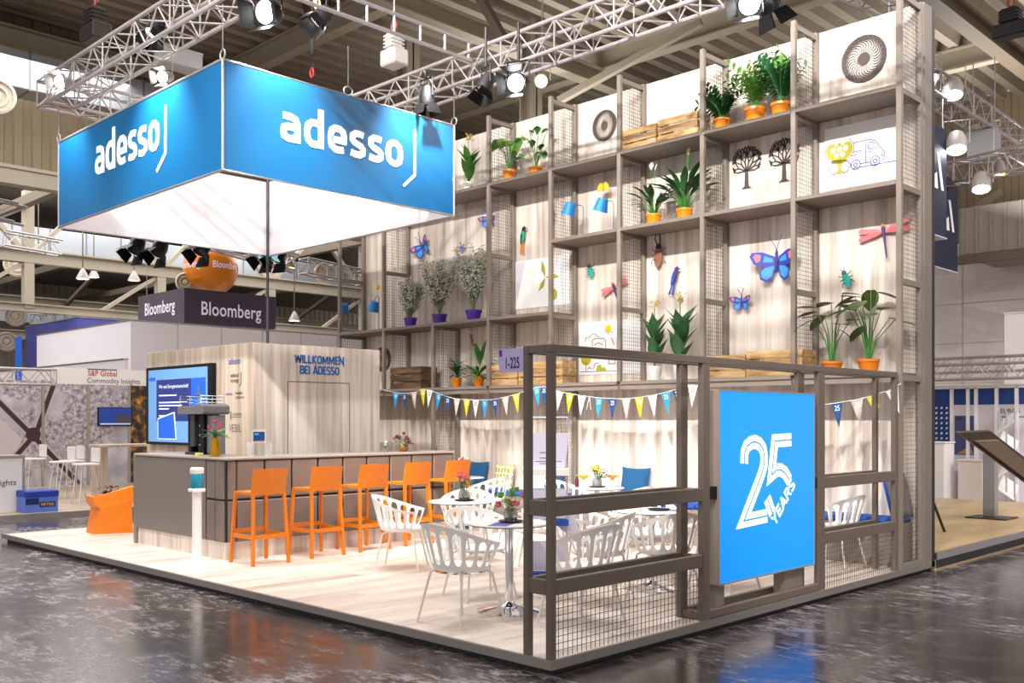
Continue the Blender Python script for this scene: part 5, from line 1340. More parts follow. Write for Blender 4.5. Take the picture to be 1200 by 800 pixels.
# columns
for i, (px, d, w) in enumerate(((478, 23, .2), (622, 22, .18), (830, 25, .2))):
    p = ond(px, HY, d); b = MB(); b.box(p[0]-w, p[1]-.02, HZ, p[0]+w, p[1]+.02, ZC-.5); b.box(p[0]-w, p[1]-w, HZ, p[0]-w+.03, p[1]+w, ZC-.5); b.box(p[0]+w-.03, p[1]-w, HZ, p[0]+w, p[1]+w, ZC-.5); struct(b.build('column_%d' % (i+1), BEAM))
# corrugated apron wall between the hall bays, with a duct in front
def clad(x, y0, y1, z0, z1, m, name, pitch=.42, dep=.05, ax='x'):
    b = MB(); P = []; y = y0
    while y < y1: P += [(y, 0), (y+pitch*.42, 0), (y+pitch*.5, dep), (y+pitch*.92, dep)]; y += pitch
    P.append((y, 0)); n = len(P)
    v = [((x+p[1], p[0], z) if ax == 'x' else (p[0], x-p[1], z)) for z in (z0, z1) for p in P]
    b.raw(v, [(i, i+1, n+i+1, n+i) for i in range(n-1)]); return struct(b.build(name, m))
XA = -20.0
clad(XA, -9, 26, 7.4, ZC+.1, CLAD, 'wall_apron')
nb += 1; b = MB(); b.box(XA-.1, -9, 7.05, XA+.25, 26, 7.4); b.box(XA+.1, -9, 7.4, XA+.3, 26, 7.48); struct(b.build('beam_%d' % nb, BEAM))
nb += 1; b = MB(); b.box(XA+.06, -9, 10.15, XA+.5, 26, 10.5); struct(b.build('beam_%d' % nb, BEAM))
def duct(x, y0, y1, z, w, h, label):
    t = thing('air_duct', label, 'duct', (x, (y0+y1)/2, z)); b = MB(); b.box(x-w/2, y0, z, x+w/2, y1, z+h, .02); b.build('duct_body', DUCT, t)
    b = MB(); y = y0+1.3
    while y < y1: b.box(x-w/2-.012, y, z-.012, x+w/2+.012, y+.05, z+h+.012); y += 1.3
    b.build('flange', mat('dark_flange', '7C828A', .5, .4), t)
duct(-18.9, .6, 9.5, 8.9, .8, .85, 'broad silver ventilation duct high on the ochre cladding')
def nozzle(p, R, label, ax=(1, 0, 0)):
    t = thing('air_nozzle', label, 'vent', p); n = nrm(ax); u = nrm(cr((0, 0, 1), n)); f = Fr(p, u, (0, 0, 1), n)
    b = MB(); b.lathe([(R*.7, -.6), (R, -.2), (R, 0), (R*.86, .03), (R*.8, -.08), (R*.62, -.08), (R*.6, .0), (R*.5, .0), (R*.46, -.1), (R*.28, -.1), (R*.26, -.02), (0, 0)], 28, ax=f); b.build('nozzle_rings', mat('cream_nozzle', 'D2C6B4', .5), t, smooth=30)
nozzle(ond(-4, 112, 20.5), .38, 'round cream air nozzle under the broad silver duct', (1, -.3, -.2))
for k, (px, py, d, R) in enumerate(((20, 309, 34, .45), (381, 319, 32, .34), (217, 330, 31, .30), (18, 370, 40, .42), (8, 400, 40, .4))):
    nozzle(ond(px, py, d), R, ('round nozzle at the edge of the hall under the long cream girder', 'round nozzle beside the open end of the shelving', 'round nozzle peeking out beside the orange ball', 'round nozzle of the far pair, upper', 'round nozzle of the far pair, lower')[k], (1, -.5, 0))
# far bay on the other side of the apron
b = MB(); b.q([(-60, -22, 9.6), (-20, -22, 9.6), (-20, 40, 9.6), (-60, 40, 9.6)]); struct(b.build('ceiling_far', mat('dark_deck', '5C5246', .7, noise=.2, nscale=.3)))
clad(-56, -22, 44, HZ, 9.6, mat('pale_far_cladding', '9C9080', .7), 'wall_left')
def farbeam(x, z, w=.35, m=BEAM, y0=-20, y1=42):
    global nb; nb += 1; b = MB(); b.box(x-w/2, y0, z-w*.6, x+w/2, y1, z+w*.6); b.box(x-w, y0, z+w*.6, x+w, y1, z+w*.75); return struct(b.build('beam_%d' % nb, m))
farbeam(-30, 7.0, .32); farbeam(-30, 5.3, .2); farbeam(-42, 6.8, .4); farbeam(-36, 8.9, .4, BEAMD); farbeam(-50, 6.0, .35)
for k in range(7):
    y = -2+k*4.6; nb += 1; b = MB(); b.box(-30.14, y-.16, 5.3, -29.86, y+.16, 9.5); b.beam((-30, y, 7.0), (-30, y+2.2, 9.4), .2, .14); b.beam((-30, y, 7.0), (-30, y-2.2, 9.4), .2, .14); b.beam((-30, y, 6.9), (-30, y-2.3, 5.3), .14, .12); struct(b.build('beam_%d' % nb, BEAM))
for k in range(5):
    y = 1+k*6; nb += 1; b = MB(); b.box(-56, y-.15, 8.6, -20, y+.15, 8.9); b.beam((-42, y, 6.8), (-36, y, 8.8), .16, .14); struct(b.build('beam_%d' % nb, BEAMD))
duct(-33, 1, 30, 7.6, 1.1, .9, 'long silver ventilation duct in the far hall bay'); duct(-52.8, 0, 36, 6.9, 1.2, .9, 'second silver duct deep in the far hall bay')
for k, (px, py, d) in enumerate(((92, 269, 30), (45, 305, 34), (157, 329, 32), (211, 186+78, 24), (339, 314, 30), (110, 253+72, 36), (316, 260, 27), (345, 390-14, 34), (97, 327, 30))):
    if k in (3,): continue
    p = ond(px, py, d); t = thing('hall_lamp', ('hall lamp beside the diagonal brace under the sign', 'hall lamp over the printed picture wall', 'hall lamp between the dark banner and the far girder', '', 'hall lamp between the orange ball and the shelving end', 'hall lamp behind the far truss', 'hall lamp tucked under the sign corner mast', 'low hall lamp over the white exhibition wall', 'small hall lamp near the diagonal of the far girder')[k], 'lamp', p)
    b = MB(); b.lathe([(.02, .34), (.08, .26), (.19, .04), (.2, 0), (.18, 0), (.08, .2)], 18, p); b.build('reflector', GRH, t, smooth=40)
    b = MB(); b.lathe([(.175, .02), (0, .01)], 18, p); b.build('bulb', EMWARM if k in (1, 2, 4) else EML, t)
    b = MB(); b.tube([va(p, (0, 0, .32)), (p[0], p[1], 9.5)], .02, 5); b.build('hanger', BEAMD, t)
for k, (px, py, d) in enumerate(((157, 293, 26), (184, 296, 26), (234, 294, 24.5), (308, 302, 26), (324, 302, 26))):
    spot(ond(px, py, d), (.2, -.6, -.8), ('first black stage lamp under the sign edge', 'second black stage lamp under the sign edge', 'black stage lamp in front of the orange ball', 'stage lamp beside the sign mast, nearer the ball', 'stage lamp beside the sign mast, nearer the shelving')[k], R=.2, m=BLK2 if k in (0, 1, 2) else mat('teal_lens', '8FC4C8', .3, emit=1.), top=ond(px, py, d)[2]+1.0, L=.4)
for k, (a, c) in enumerate(((ond(160, 268, 26.5), ond(345, 318, 28)), (ond(355, 320, 30), ond(470, 344, 33)), (ond(5, 288, 30), ond(70, 299, 31)), (ond(-10, 255, 24), ond(22, 262, 24)), (ond(40, 380, 47), ond(130, 374, 45)))):
    truss('lighting_truss', a, c, ('distant lighting truss carrying the black stage lamps under the sign', 'distant lighting truss seen through the mesh end of the shelving', 'short white distant truss by the far girder', 'distant truss at the edge of the sign near the cladding', 'low distant truss above the blue stand')[k], s=.45, ch=.035)
# right side: white hall wall, cladding and duct above it
YR = 26.0
b = MB(); b.box(-20, YR, HZ, 30, YR+.3, 6.9); struct(b.build('wall_right', wood('white_wall_panels', [(.3, 'DAD1D0'), (.7, 'E9E1E0')], (.3, .3, .3), .7)))
b = MB()
for z in (1.5, 2.7, 3.9, 5.1, 6.3): b.box(-20, YR-.012, z, 30, YR, z+.03)
for k in range(20): b.box(-19+k*2.45, YR-.012, HZ, -18.96+k*2.45, YR, 6.9)
struct(b.build('trim_2', mat('panel_joint', 'C2B6B4', .7)))
clad(YR-.1, -20, 30, 6.9, ZC+.2, CLAD, 'wall_right_cladding', ax='y')
t = thing('air_duct', 'wide grey corrugated duct over the white hall wall', 'duct', (6, YR-2, 6.05))
a = onz(1126, 300, 6.5); 
b = MB(); b.box(-5.7, YR-3.2, 6.05, 20, YR-.3, 7.35, .03); b.build('duct_body', mat('tan_grey_duct', '9A9088', .55, .1), t)
b = MB(); 
for k in range(60): b.box(-5.6+k*.36, YR-3.24, 6.07, -5.53+k*.36, YR-3.2, 7.33)
b.build('rib', mat('tan_grey_duct', '9A9088', .55, .1), t)
nb += 1; b = MB(); b.box(-6, YR-3.4, 5.8, 20, YR-3.2, 6.02); struct(b.build('beam_%d' % nb, BEAMD))
for (x0, z0, x1, z1) in ((-4, 8.2, 30, 8.5), (-4, 9.7, 30, 9.95)):
    nb += 1; b = MB(); b.box(x0, YR-1.8, z0, x1, YR-1.5, z1); struct(b.build('beam_%d' % nb, BEAM))
nb += 1; a = ond(1128, 252, 27); c = ond(1172, 225, 27); b = MB(); b.beam(a, c, .2, .2); struct(b.build('beam_%d' % nb, BEAMD))
# ================================================================ NEIGHBOUR STANDS, LEFT
NX = -13.32
b = MB(); b.box(-21, -6, HZ, NX, 14, -.02); struct(b.build('floor_neighbour', wood('tan_floor_boards', [(.3, 'B79F87'), (.7, 'D6C2AC')], (3, .5, 3), .45)))
b = MB(); b.box(NX-.02, -6, HZ, NX+.02, 14, -.015); struct(b.build('trim_3', ALU))
def picwall():
    m = bpy.data.materials.new('aerial_photo_print'); m.use_nodes = True; nt = m.node_tree; N = nt.nodes.new; L = nt.links.new; bs = nt.nodes['Principled BSDF']; bs.inputs['Roughness'].default_value = .6
    tc = N('ShaderNodeTexCoord'); n1 = N('ShaderNodeTexNoise'); n1.inputs['Scale'].default_value = 9; n1.inputs['Detail'].default_value = 9; n1.inputs['Roughness'].default_value = .8; L(tc.outputs['Object'], n1.inputs['Vector'])
    n2 = N('ShaderNodeTexNoise'); n2.inputs['Scale'].default_value = 1.1; n2.inputs['Detail'].default_value = 3; L(tc.outputs['Object'], n2.inputs['Vector'])
    r2 = N('ShaderNodeMapRange'); r2.inputs[1].default_value = .47; r2.inputs[2].default_value = .53; L(n2.outputs['Fac'], r2.inputs[0])
    ra = ramp(nt, [(.36, '4A3E4C'), (.47, 'A096A0'), (.58, 'DCD4DC')]); L(n1.outputs['Fac'], ra.inputs[0])
    n3 = N('ShaderNodeTexNoise'); n3.inputs['Scale'].default_value = 2; n3.inputs['Detail'].default_value = 6; L(tc.outputs['Object'], n3.inputs['Vector'])
    rb = ramp(nt, [(.35, 'A8A2AE'), (.65, 'D6D1DA')]); L(n3.outputs['Fac'], rb.inputs[0])
    mx = N('ShaderNodeMix'); mx.data_type = 'RGBA'; L(r2.outputs[0], mx.inputs[0]); L(ra.outputs[0], mx.inputs[6]); L(rb.outputs[0], mx.inputs[7]); L(mx.outputs[2], bs.inputs['Base Color'])
    return m
XP = -20.0; PM = picwall()
ya, yb, yc, yd, ye = (onx(px, 500, XP)[1] for px in (-14, 50, 103, 151, 172))
t = thing('printed_wall', 'grey aerial photograph wall of the neighbouring stand with a brown road crossing', 'display wall', (XP, 4.5, 0))
for k, (y0, y1) in enumerate(((ya-2.2, ya), (ya, yb), (yb, yc), (yc, yd))):
    b = MB(); b.box(XP-.05, y0+.02, 0, XP, y1-.02, 2.52); b.build('print_panel', PM, t)
b = MB(); b.box(XP-.05, yd, 0, XP, ye+1.5, 2.52); nt_ = None
m = bpy.data.materials.new('night_lights_print'); m.use_nodes = True
def nl():
    nt = m.node_tree; N = nt.nodes.new; L = nt.links.new; bs = nt.nodes['Principled BSDF']; tc = N('ShaderNodeTexCoord'); n = N('ShaderNodeTexNoise'); n.inputs['Scale'].default_value = 5; n.inputs['Detail'].default_value = 8; L(tc.outputs['Object'], n.inputs['Vector'])
    r = ramp(nt, [(.35, '1E1A24'), (.5, '4A3E34'), (.6, 'B0742C'), (.68, 'E0A83A')]); L(n.outputs['Fac'], r.inputs[0]); L(r.outputs[0], bs.inputs['Base Color'])
nl(); b.build('print_panel', m, t)
b = MB()
for y in (ya, yb, yc, yd): b.box(XP-.02, y-.03, 0, XP+.04, y+.03, 2.55)
b.build('panel_post', mat('sage_metal', 'A8A698', .5, .3), t)
f = FX(XP+.001, 0, 0); b = MB()
def PXp(px, py): q = onx(px, py, XP+.001); return (q[1], q[2])
b.mi = 1; b.stroke([PXp(-6, 466), PXp(36, 508), PXp(92, 566)], .20, f, 0, .002); b.stroke([PXp(63, 450), PXp(42, 508), PXp(18, 535)], .2, f, 0, .0022)
b.mi = 0; b.stroke([PXp(-6, 466), PXp(36, 508), PXp(92, 566)], .11, f, .002, .004); b.stroke([PXp(63, 450), PXp(42, 508), PXp(18, 535)], .11, f, .002, .0042)
b.poly(circ(PXp(39, 509), .17, 20)[:-1], f, .002, .005); b.mi = 2; b.poly([PXp(-14, 478), PXp(26, 514), PXp(14, 540), PXp(-14, 566)], f, 0, .0015); b.build('road_print', [mat('maroon_road', '4A2E34', .7), mat('pale_verge', 'C4BAC2', .7), mat('pale_field_print', 'D8CCD0', .7)], t)
pt = onx(115, 477, XP+.06); p2 = onx(155, 499, XP+.06)
tv2 = thing('wall_screen', 'dark blue landscape screen on the neighbouring picture wall', 'TV', (XP+.03, (pt[1]+p2[1])/2, p2[2]))
b = MB(); b.box(XP+.005, pt[1], p2[2], XP+.06, p2[1], pt[2], .006); b.build('housing', BLACK, tv2)
b = MB(); b.box(XP+.06, pt[1]+.02, p2[2]+.02, XP+.064, p2[1]-.02, pt[2]-.02); b.mi = 1; b.box(XP+.064, pt[1]+.45, p2[2]+.02, XP+.066, p2[1]-.02, p2[2]+.3); b.mi = 2; b.box(XP+.064, pt[1]+.05, p2[2]+.04, XP+.067, p2[1]-.05, p2[2]+.07)
b.build('screen', [mat('screen_deep_blue', '16347E', .3, emit=.7), mat('screen_dusk', '3A3A48', .3, emit=.5), mat('screen_pale', 'B8C4D8', .3, emit=.6)], tv2)
hd = thing('header_board', 'white header board with red and grey lettering over the picture wall', 'sign', (XP+.5, 5, 2.4))
XH = XP+1.2
a = onx(63, 430, XH); c = onx(171, 453, XH)
b = MB(); b.box(XH-.04, a[1], c[2]+.02, XH, c[1]+1.2, a[2]); b.build('board', WMAT, hd)
def wh(px0, px1, py, s, m, h, bold=.015):
    p = onx(px0, py, XH); q = onx(px1, py, XH); MB().text(s, FX(XH+.002, (p[1]+q[1])/2, p[2]), w=q[1]-p[1], h=h, bold=bold).build('lettering', m, hd)
wh(103, 137, 440, 'S&P Global', mat('red_print', 'C02434', .6), .13, .03); wh(102, 164, 448.3, 'Commodity Insights', INK, .12, 0)
b = MB(); p = onx(102.5, 432.3, XH); q = onx(137, 433, XH); b.box(XH, p[1], p[2]-.012, XH+.003, q[1], p[2]+.012); b.build('lettering_bar', INK, hd)
a = onx(-30, 446, XH); truss('header_truss', (XH, a[1], a[2]-.05), (XH, onx(63, 449, XH)[1], a[2]-.05), 'slim white header truss beside the white header board', s=.34)
# white counter, blue cool box, stools of the neighbour stand
a = onz(-30, 604, HZ); cxx = -14.0
y1 = onx(28, 570, cxx)[1]
t = thing('display_counter', 'white display counter with grey lettering at the edge of the picture', 'counter', (cxx-.4, y1-.8, HZ))
b = MB(); b.box(cxx-.5, y1-1.8, HZ, cxx, y1, .93, .01); b.build('body', WMAT, t)
b = MB(); b.box(cxx-.52, y1-1.82, .93, cxx+.02, y1+.02, .97); b.box(cxx-.005, y1-.03, HZ, cxx+.01, y1+.015, .93); b.box(cxx-.005, y1-1.8, HZ, cxx+.012, y1, HZ+.05); b.build('trim_profile', ALU, t)
p = onx(-34, 568, cxx); q = onx(19, 568, cxx); MB().text('Commodity Insights', FX(cxx+.002, q[1], q[2]), w=1.2, h=.1, align='r').build('lettering', INK, t)
xb = -13.55; ya = onx(28.5, 590, xb)[1]; yb = onx(69, 590, xb)[1]
t = thing('cool_box', 'blue insulated box with a darker lid next to the white counter', 'box', (xb-.2, (ya+yb)/2, HZ))
CB = mat('light_blue_box', '5E7EDC', .5); CBD = mat('blue_lid', '1C3FB0', .5)
b = MB(); b.box(xb-.4, ya+.01, HZ, xb, yb-.01, .30, .01); b.build('body', CB, t)
b = MB(); b.box(xb-.42, ya, .24, xb+.015, yb, .36, .02); b.build('lid', CBD, t)
b = MB(); b.box(xb, ya+.02, .12, xb+.003, ya+.24, .23); b.box(xb, yb-.33, .07, xb+.003, yb-.06, .16); b.build('label_patch', mat('navy_sticker', '1A2460', .5), t)
MB().text('METRO', FX(xb+.004, yb-.195, .09), w=.22, h=.05, bold=.03).build('lettering', mat('yellow_print', 'E8C81E', .5), t)
def nbstool(px, py, d, label, m=WMAT):
    p = onz(px, py, -.02); t = thing('bar_chair', label, 'bar stool', p, 'white bar chairs on the neighbouring stand')
    b = MB(); b.box(p[0]-.2, p[1]-.2, .72, p[0]+.2, p[1]+.2, .76, .015); b.build('seat', m, t)
    b = MB(); b.box(p[0]-.2, p[1]+.17, .78, p[0]+.2, p[1]+.2, 1.05, .01); b.build('backrest', m, t)
    for sx in (-1, 1):
        for sy in (-1, 1): b = MB(); b.tube([(p[0]+.12*sx, p[1]+.12*sy, .72), (p[0]+.2*sx, p[1]+.2*sy, -.02)], .012, 6); b.build('leg', CHROME, t)
nbstool(40, 578, 20, 'white bar chair standing above the blue insulated box'); nbstool(73, 585, 19, 'white bar chair in front of the brown road print'); nbstool(84, 583, 19, 'white bar chair beside the high table of the next stand'); nbstool(101, 590, 19, 'slim white bar chair nearest the orange planter')
p = onz(112, 588, -.02); q = onz(150, 578, -.02)
t = thing('high_table', 'high pale wooden bridge table on the neighbouring stand', 'table', p)
b = MB(); b.box(p[0]-.35, p[1], 1.06, p[0]+.35, q[1]+.6, 1.11, .006); b.build('tabletop', WOODC, t)
for y in (p[1]+.05, q[1]+.5): b = MB(); b.box(p[0]-.3, y, -.02, p[0]+.3, y+.06, 1.06, .004); b.build('leg', WOODC, t)
# tall white stand block, blue stand, dark banner cube and orange ball
def block(px0, px1, pxc, pyc, x, m, name, label, depth=6, z0=HZ):
    c = onx(pxc, pyc, x); y1 = onx(px1, pyc, x)[1]; yk = c[1]; xl = ony(px0, pyc, yk)[0]; zt = c[2]
    t = thing(name, label, 'exhibition stand', ((x+xl)/2, (yk+y1)/2, z0))
    b = MB(); b.box(xl, yk, z0, x, y1, zt, .01); b.build('wall_body', m, t)
    b = MB(); b.box(xl-.02, yk-.02, zt, x+.02, y1+.02, zt+.03); b.build('top_edge', ALU, t)
    return t, yk, y1, xl, zt
PALE = mat('pale_white_fabric', 'F2ECF2', .8)
t, yk, y1, xl, zt = block(43, 472, 153, 375.5, -22.4, PALE, 'stand_wall', 'huge plain white wall block of the stand behind the cabin')
b = MB()
for k in range(1, 7): y = yk+k*(y1-yk)/7; b.box(-22.4, y-.01, HZ, -22.393, y+.01, zt)
b.build('panel_joint', mat('seam_grey', 'B8B0B6', .8), t)
t, *_ = block(-40, 150, 145, 421, -21.0, mat('cream_white_wall', 'EAE2E2', .8), 'stand_wall', 'low white wall running behind the picture wall and its header')
BV = mat('violet_blue_wall', '4A4C9C', .7); 
t, *_ = block(30, 139, 92, 372, -29., BV, 'stand_wall', 'violet blue stand wall rising behind the white block')
b = MB(); a = ony(33, 396, -8); 
c = ond(33, 396, 24.6); e = ond(46, 416, 24.6); b.box(c[0]-.02, c[1]-.3, HZ, e[0]+.1, c[1]-.25, c[2]); tag(b.build('blue_board', mat('bright_blue_board', '0F5FD0', .6, emit=.2), base=c), 'small bright blue board under the violet wall', 'board')
XB = -24.0; c = onx(216, 337, XB); zt = c[2]; zb = onx(216, 377.5, XB)[2]; yk = c[1]; y1 = onx(323, 347, XB)[1]; xl = ony(162, 352, yk)[0]
DK = mat('dark_aubergine_fabric', '463B4A', .7)
t = thing('banner_cube', 'dark square hanging banner with white lettering under the orange ball', 'hanging sign', ((XB+xl)/2, (yk+y1)/2, zb))
for (x0, y0, x1, y1_) in ((XB-.03, yk, XB, y1), (xl, yk, XB-.03, yk+.03), (xl, yk+.03, xl+.03, y1), (xl+.03, y1-.03, XB-.03, y1)):
    b = MB(); b.box(x0, y0, zb, x1, y1_, zt); b.build('banner_panel', DK, t)
def wb(px0, px1, py0, py1, fn, k, m, par, s, off, h):
    pass
p = onx(236, 367, XB); q = onx(306, 374, XB); MB().text('Bloomberg', FX(XB+.003, (p[1]+q[1])/2, (p[2]+q[2])/2-.02), w=q[1]-p[1], h=.42, bold=.025).build('lettering', mat('pale_lettering', 'E4DCEA', .5, emit=.2), t)
p = ony(170, 368, yk); q = ony(205, 364.5, yk); MB().text('Bloomberg', FY((p[0]+q[0])/2, yk-.003, (p[2]+q[2])/2-.02), w=q[0]-p[0], h=.40, bold=.025).build('lettering', mat('pale_lettering', 'E4DCEA', .5, emit=.2), t)
for sx, sy in ((xl+.2, yk+.2), (XB-.2, y1-.2)):
    b = MB(); b.tube([(sx, sy, zt), (sx, sy, 9.4)], .012, 5); b.build('suspension_wire', ALU, t)
c = ond(247, 315, 31.5); R = 31.2*31.5/FL
t = thing('ball_balloon', 'big orange ball with white lettering above the dark banner', 'balloon', c)
b = MB(); b.sphere(c, R, 40, 24); o = b.build('ball', mat('glossy_orange_ball', 'E07F12', .3), t, smooth=True)
for a0, s in ((.2, 'Bloomberg'), (-1.42, 'Bloomberg')):
    k0 = MB(); k0.text(s, Fr((0, 0, 0), (1, 0, 0), (0, 1, 0), (0, 0, 1)), w=1.0, h=.16, bold=.025)
    # wrap the lettering round the ball; angle measured from the direction of the camera
    vdir = math.atan2(CAM[1]-c[1], CAM[0]-c[0]); W = []
    for v in k0.v:
        an = vdir + a0 + .45 + v[0]*1.15/ R * R*1.0; z = -.06 + v[1]*1.35; rr = sqrt(max(.01, R*R-z*z))*1.004
        W.append((c[0]+rr*cos(an), c[1]+rr*sin(an), c[2]+z))
    k0.v = W; k0.build('lettering', mat('pale_lettering', 'E4DCEA', .5, emit=.2), t)
b = MB(); b.tube([va(c, (0, 0, R)), (c[0], c[1], 9.5)], .012, 5); b.build('suspension_wire', ALU, t)
# ================================================================ RIGHT SIDE: dark banners, kiosk stand, blue stand
NV = mat('midnight_blue_banner', '191F3C', .6)
def banner(x, y0, w, z0, z1, label, tx):
    t = thing('hanging_banner', label, 'banner', (x, y0+w/2, z0))
    b = MB(); b.box(x-.6, y0, z0, x, y0+w, z1, .01); b.build('banner_panel', NV, t)
    b = MB(); b.box(x-.6, y0, z0-.02, x+.005, y0+w+.005, z0); b.build('edge_bar', mat('pale_edge', 'C9C6D6', .5), t)
    f = FX(x+.002, y0+w-tx, z0+(z1-z0)*.42); b = MB()
    b.mi = 0; b.poly([(-.28, 0), (-.17, 0), (-.04, .62), (-.15, .62)][::1], f, 0, .004) if False else None
    b.poly([(-.13, 0), (-.02, 0), (-.22, .62), (-.33, .62)], f, 0, .004); b.poly([(-.42, .0), (-.28, .0), (-.33, .28), (-.44, .22)], f, 0, .004)
    b.mi = 1; b.poly([(-.66, .0), (-.52, .0), (-.52, .33), (-.66, .25)], f, 0, .004); b.build('emblem', [WMAT, mat('cyan_print', '1FA6DC', .5)], t)
    for y in (y0+.1, y0+w-.06): b = MB(); b.tube([(x-.05, y, z1), (x-.05, y, z1+.7)], .008, 5); b.build('suspension_wire', ALU, t)
q = onx(1109.5, 152, -2.2); q2 = onx(1109.5, 279, -2.2)
banner(-2.2, q[1]-1.9, 1.9, q2[2], q[2], 'nearer midnight blue hanging banner with white emblem beyond the shelving', .12)
q = onx(1122.5, 212, -3.2); q2 = onx(1122.5, 319, -3.2)
banner(-3.2, q[1]-1.9, 1.9, q2[2], q[2], 'lower and farther midnight blue hanging banner with white emblem', .18)
b = MB(); b.box(-9, 6.43, HZ, 0.02, 14.5, .09); struct(b.build('floor_kiosk_stand', wood('honey_floor_boards', [(.3, 'B89A6E'), (.7, 'DABF93')], (3, .5, 3), .4)))
b = MB(); b.box(.02, 6.43, HZ+.03, .035, 14.5, .02); struct(b.build('trim_4', BLK2)); b = MB(); b.box(.0, 6.43, .02, .04, 14.5, .10); struct(b.build('trim_5', ALU))
kp = onz(1162, 606, .1)
t = thing('info_kiosk', 'tilted dark touch table on a grey column on the honey coloured floor', 'kiosk', kp)
KG = mat('grey_steel_column', 'A2A0A4', .35, .5)
b = MB(); b.box(kp[0]-.3, kp[1]-.28, .09, kp[0]+.3, kp[1]+.28, .11, .005); b.build('base_plate', mat('dark_steel_plate', '4E4A48', .4, .5), t)
b = MB(); b.box(kp[0]-.11, kp[1]-.06, .11, kp[0]+.07, kp[1]+.09, 1.08, .008); b.build('column', KG, t)
A = ond(1118.5, 505, 12.6); B = ond(1157, 503.5, 12.9); Cc = ond(1234, 563, 14.0); Dd = vs(va(A, Cc), B); nn = nrm(cr(vs(B, A), vs(Dd, A)))
if nn[2] < 0: nn = vm(nn, -1)
b = MB(); th = vm(nn, -.06); V = [A, B, Cc, Dd]; b.raw(V+[va(p, th) for p in V], [(0, 1, 2, 3), (7, 6, 5, 4), (0, 4, 5, 1), (1, 5, 6, 2), (2, 6, 7, 3), (3, 7, 4, 0)]); b.build('table_case', mat('dark_brown_casing', '4E433C', .4), t)
ctr = vm(va(va(A, B), va(Cc, Dd)), .25); V = [va(vm(p, .72), vm(ctr, .28)) for p in V]; b = MB(); b.raw([va(p, th) for p in V]+[va(p, vm(th, 1.8)) for p in V], [(3, 2, 1, 0), (4, 5, 6, 7), (0, 1, 5, 4), (1, 2, 6, 5), (2, 3, 7, 6), (3, 0, 4, 7)]); b.build('underside_plate', mat('warm_grey_plate', '84705E', .4), t)
V2 = [va(vm(p, .9), vm(ctr, .1)) for p in (A, B, Cc, Dd)]; b = MB(); b.q([va(p, vm(nn, .003)) for p in V2]); b.build('screen', mat('dark_screen', '101418', .1), t)
a = ond(1096, 560, 12.2); 
t = thing('folded_stand', 'black pole leaning against the dark end panel beyond the shelving', 'stand', onz(1107, 623, .09))
p = onz(1107, 623, .09); b = MB(); b.tube([p, (p[0]-.12, p[1]-.55, 1.0)], .018, 8); b.build('pole', BLK2, t, smooth=True)
b = MB(); q = (p[0]-.09, p[1]-.42, 1.02); b.tube([va(q, (0, -.1, .0)), va(q, (.03, 0, -.12)), va(q, (.03, .12, -.16)), va(q, (.03, .14, -.28)), va(q, (.02, .2, -.3))], .016, 8); b.build('clamp', BLK2, t, smooth=True)
# blue stand
YS2 = 16.0
def U(px, py, y=YS2): return ony(px, py, y)
b = MB(); b.box(-9, 12.2+2.6, HZ, 14, 24, -.05); struct(b.build('floor_blue_stand', mat('pale_pink_carpet', 'DCD0D0', .9)))
t = thing('exhibition_stand', 'blue and white exhibition stand with slim white frame and aluminium header', 'exhibition stand', U(1150, 575))
x0 = U(1080, 500)[0]; x1 = U(1215, 500)[0]; zt = U(1150, 455)[2]; zm = U(1150, 474)[2]
DB_ = mat('dotted_blue_print', '173A80', .6)
b = MB(); b.box(x0, YS2, zm, x1, YS2+.05, zt); b.build('blue_fascia', mat('deep_blue_print', '153C80', .6), t)
xm = U(1115, 500)[0]
b = MB(); b.box(x0, YS2, HZ, xm, YS2+.05, zm); b.mi = 1
for k in range(16):
    for j in range(9): x = xm-.12-j*.105; z = zm-.08-k*.105; b.poly([(x, z), (x+.035, z), (x+.05, z+.04), (x+.015, z+.04)], FY(0, YS2-.001, 0), 0, .002)
b.build('blue_panel', [DB_, WMAT], t)
b = MB(); b.box(xm, YS2, HZ, x1, YS2+.05, zm); b.build('white_panel', mat('lilac_white_print', 'D2CCD4', .7), t)
for px in (1116, 1135, 1144.5, 1168.5, 1192): x = U(px, 500)[0]; b = MB(); b.box(x-.03, YS2-.06, HZ, x+.03, YS2, zt+.02); b.build('frame_post', WMAT, t)
b = MB(); b.box(x0, YS2-.06, zt, x1, YS2, zt+.07); b.build('frame_rail', WMAT, t)
MB().text('EUROS', FY(U(1184, 486)[0], YS2-.003, U(1184, 484)[2]), w=.36, h=.09, bold=.01).build('lettering', INK, t)
b = MB(); 
for k, w in ((0, .42), (1, .3)): p = U(1174, 489+k*4); b.box(p[0], YS2-.004, p[2], p[0]+w, YS2-.001, p[2]+.025)
b.build('small_lettering', mat('grey_line_print', '77727C', .6), t)
p = U(1119, 487); q = U(1142, 533)
b = MB(); b.mi = 0; b.box(p[0], YS2-.012, q[2], q[0], YS2-.002, p[2]); b.mi = 1; b.poly([(p[0]+.05, q[2]+.02), (q[0]-.02, q[2]+.02), (q[0]-.1, q[2]+.22), (p[0]+.2, q[2]+.12)], FY(0, YS2-.013, 0), 0, .002); b.mi = 2; b.poly([(p[0]+.02, p[2]-.1), (p[0]+.16, p[2]-.1), (p[0]+.16, p[2]-.02), (p[0]+.02, p[2]-.02)], FY(0, YS2-.013, 0), 0, .002)
b.build('picture_print', [mat('dusk_blue_print', '44507E', .6), mat('amber_print', 'B88A4A', .6), INK], t)
truss('header_truss', (x0-.5, YS2-.3, zt+.18), (x1+.5, YS2-.3, zt+.18), 'slim white header truss above the blue fascia', s=.3)
truss('header_truss', (x0-.5, YS2+1.8, zt+.42), (x1+.5, YS2+1.8, zt+.42), 'second pale header truss behind the blue fascia', s=.32)
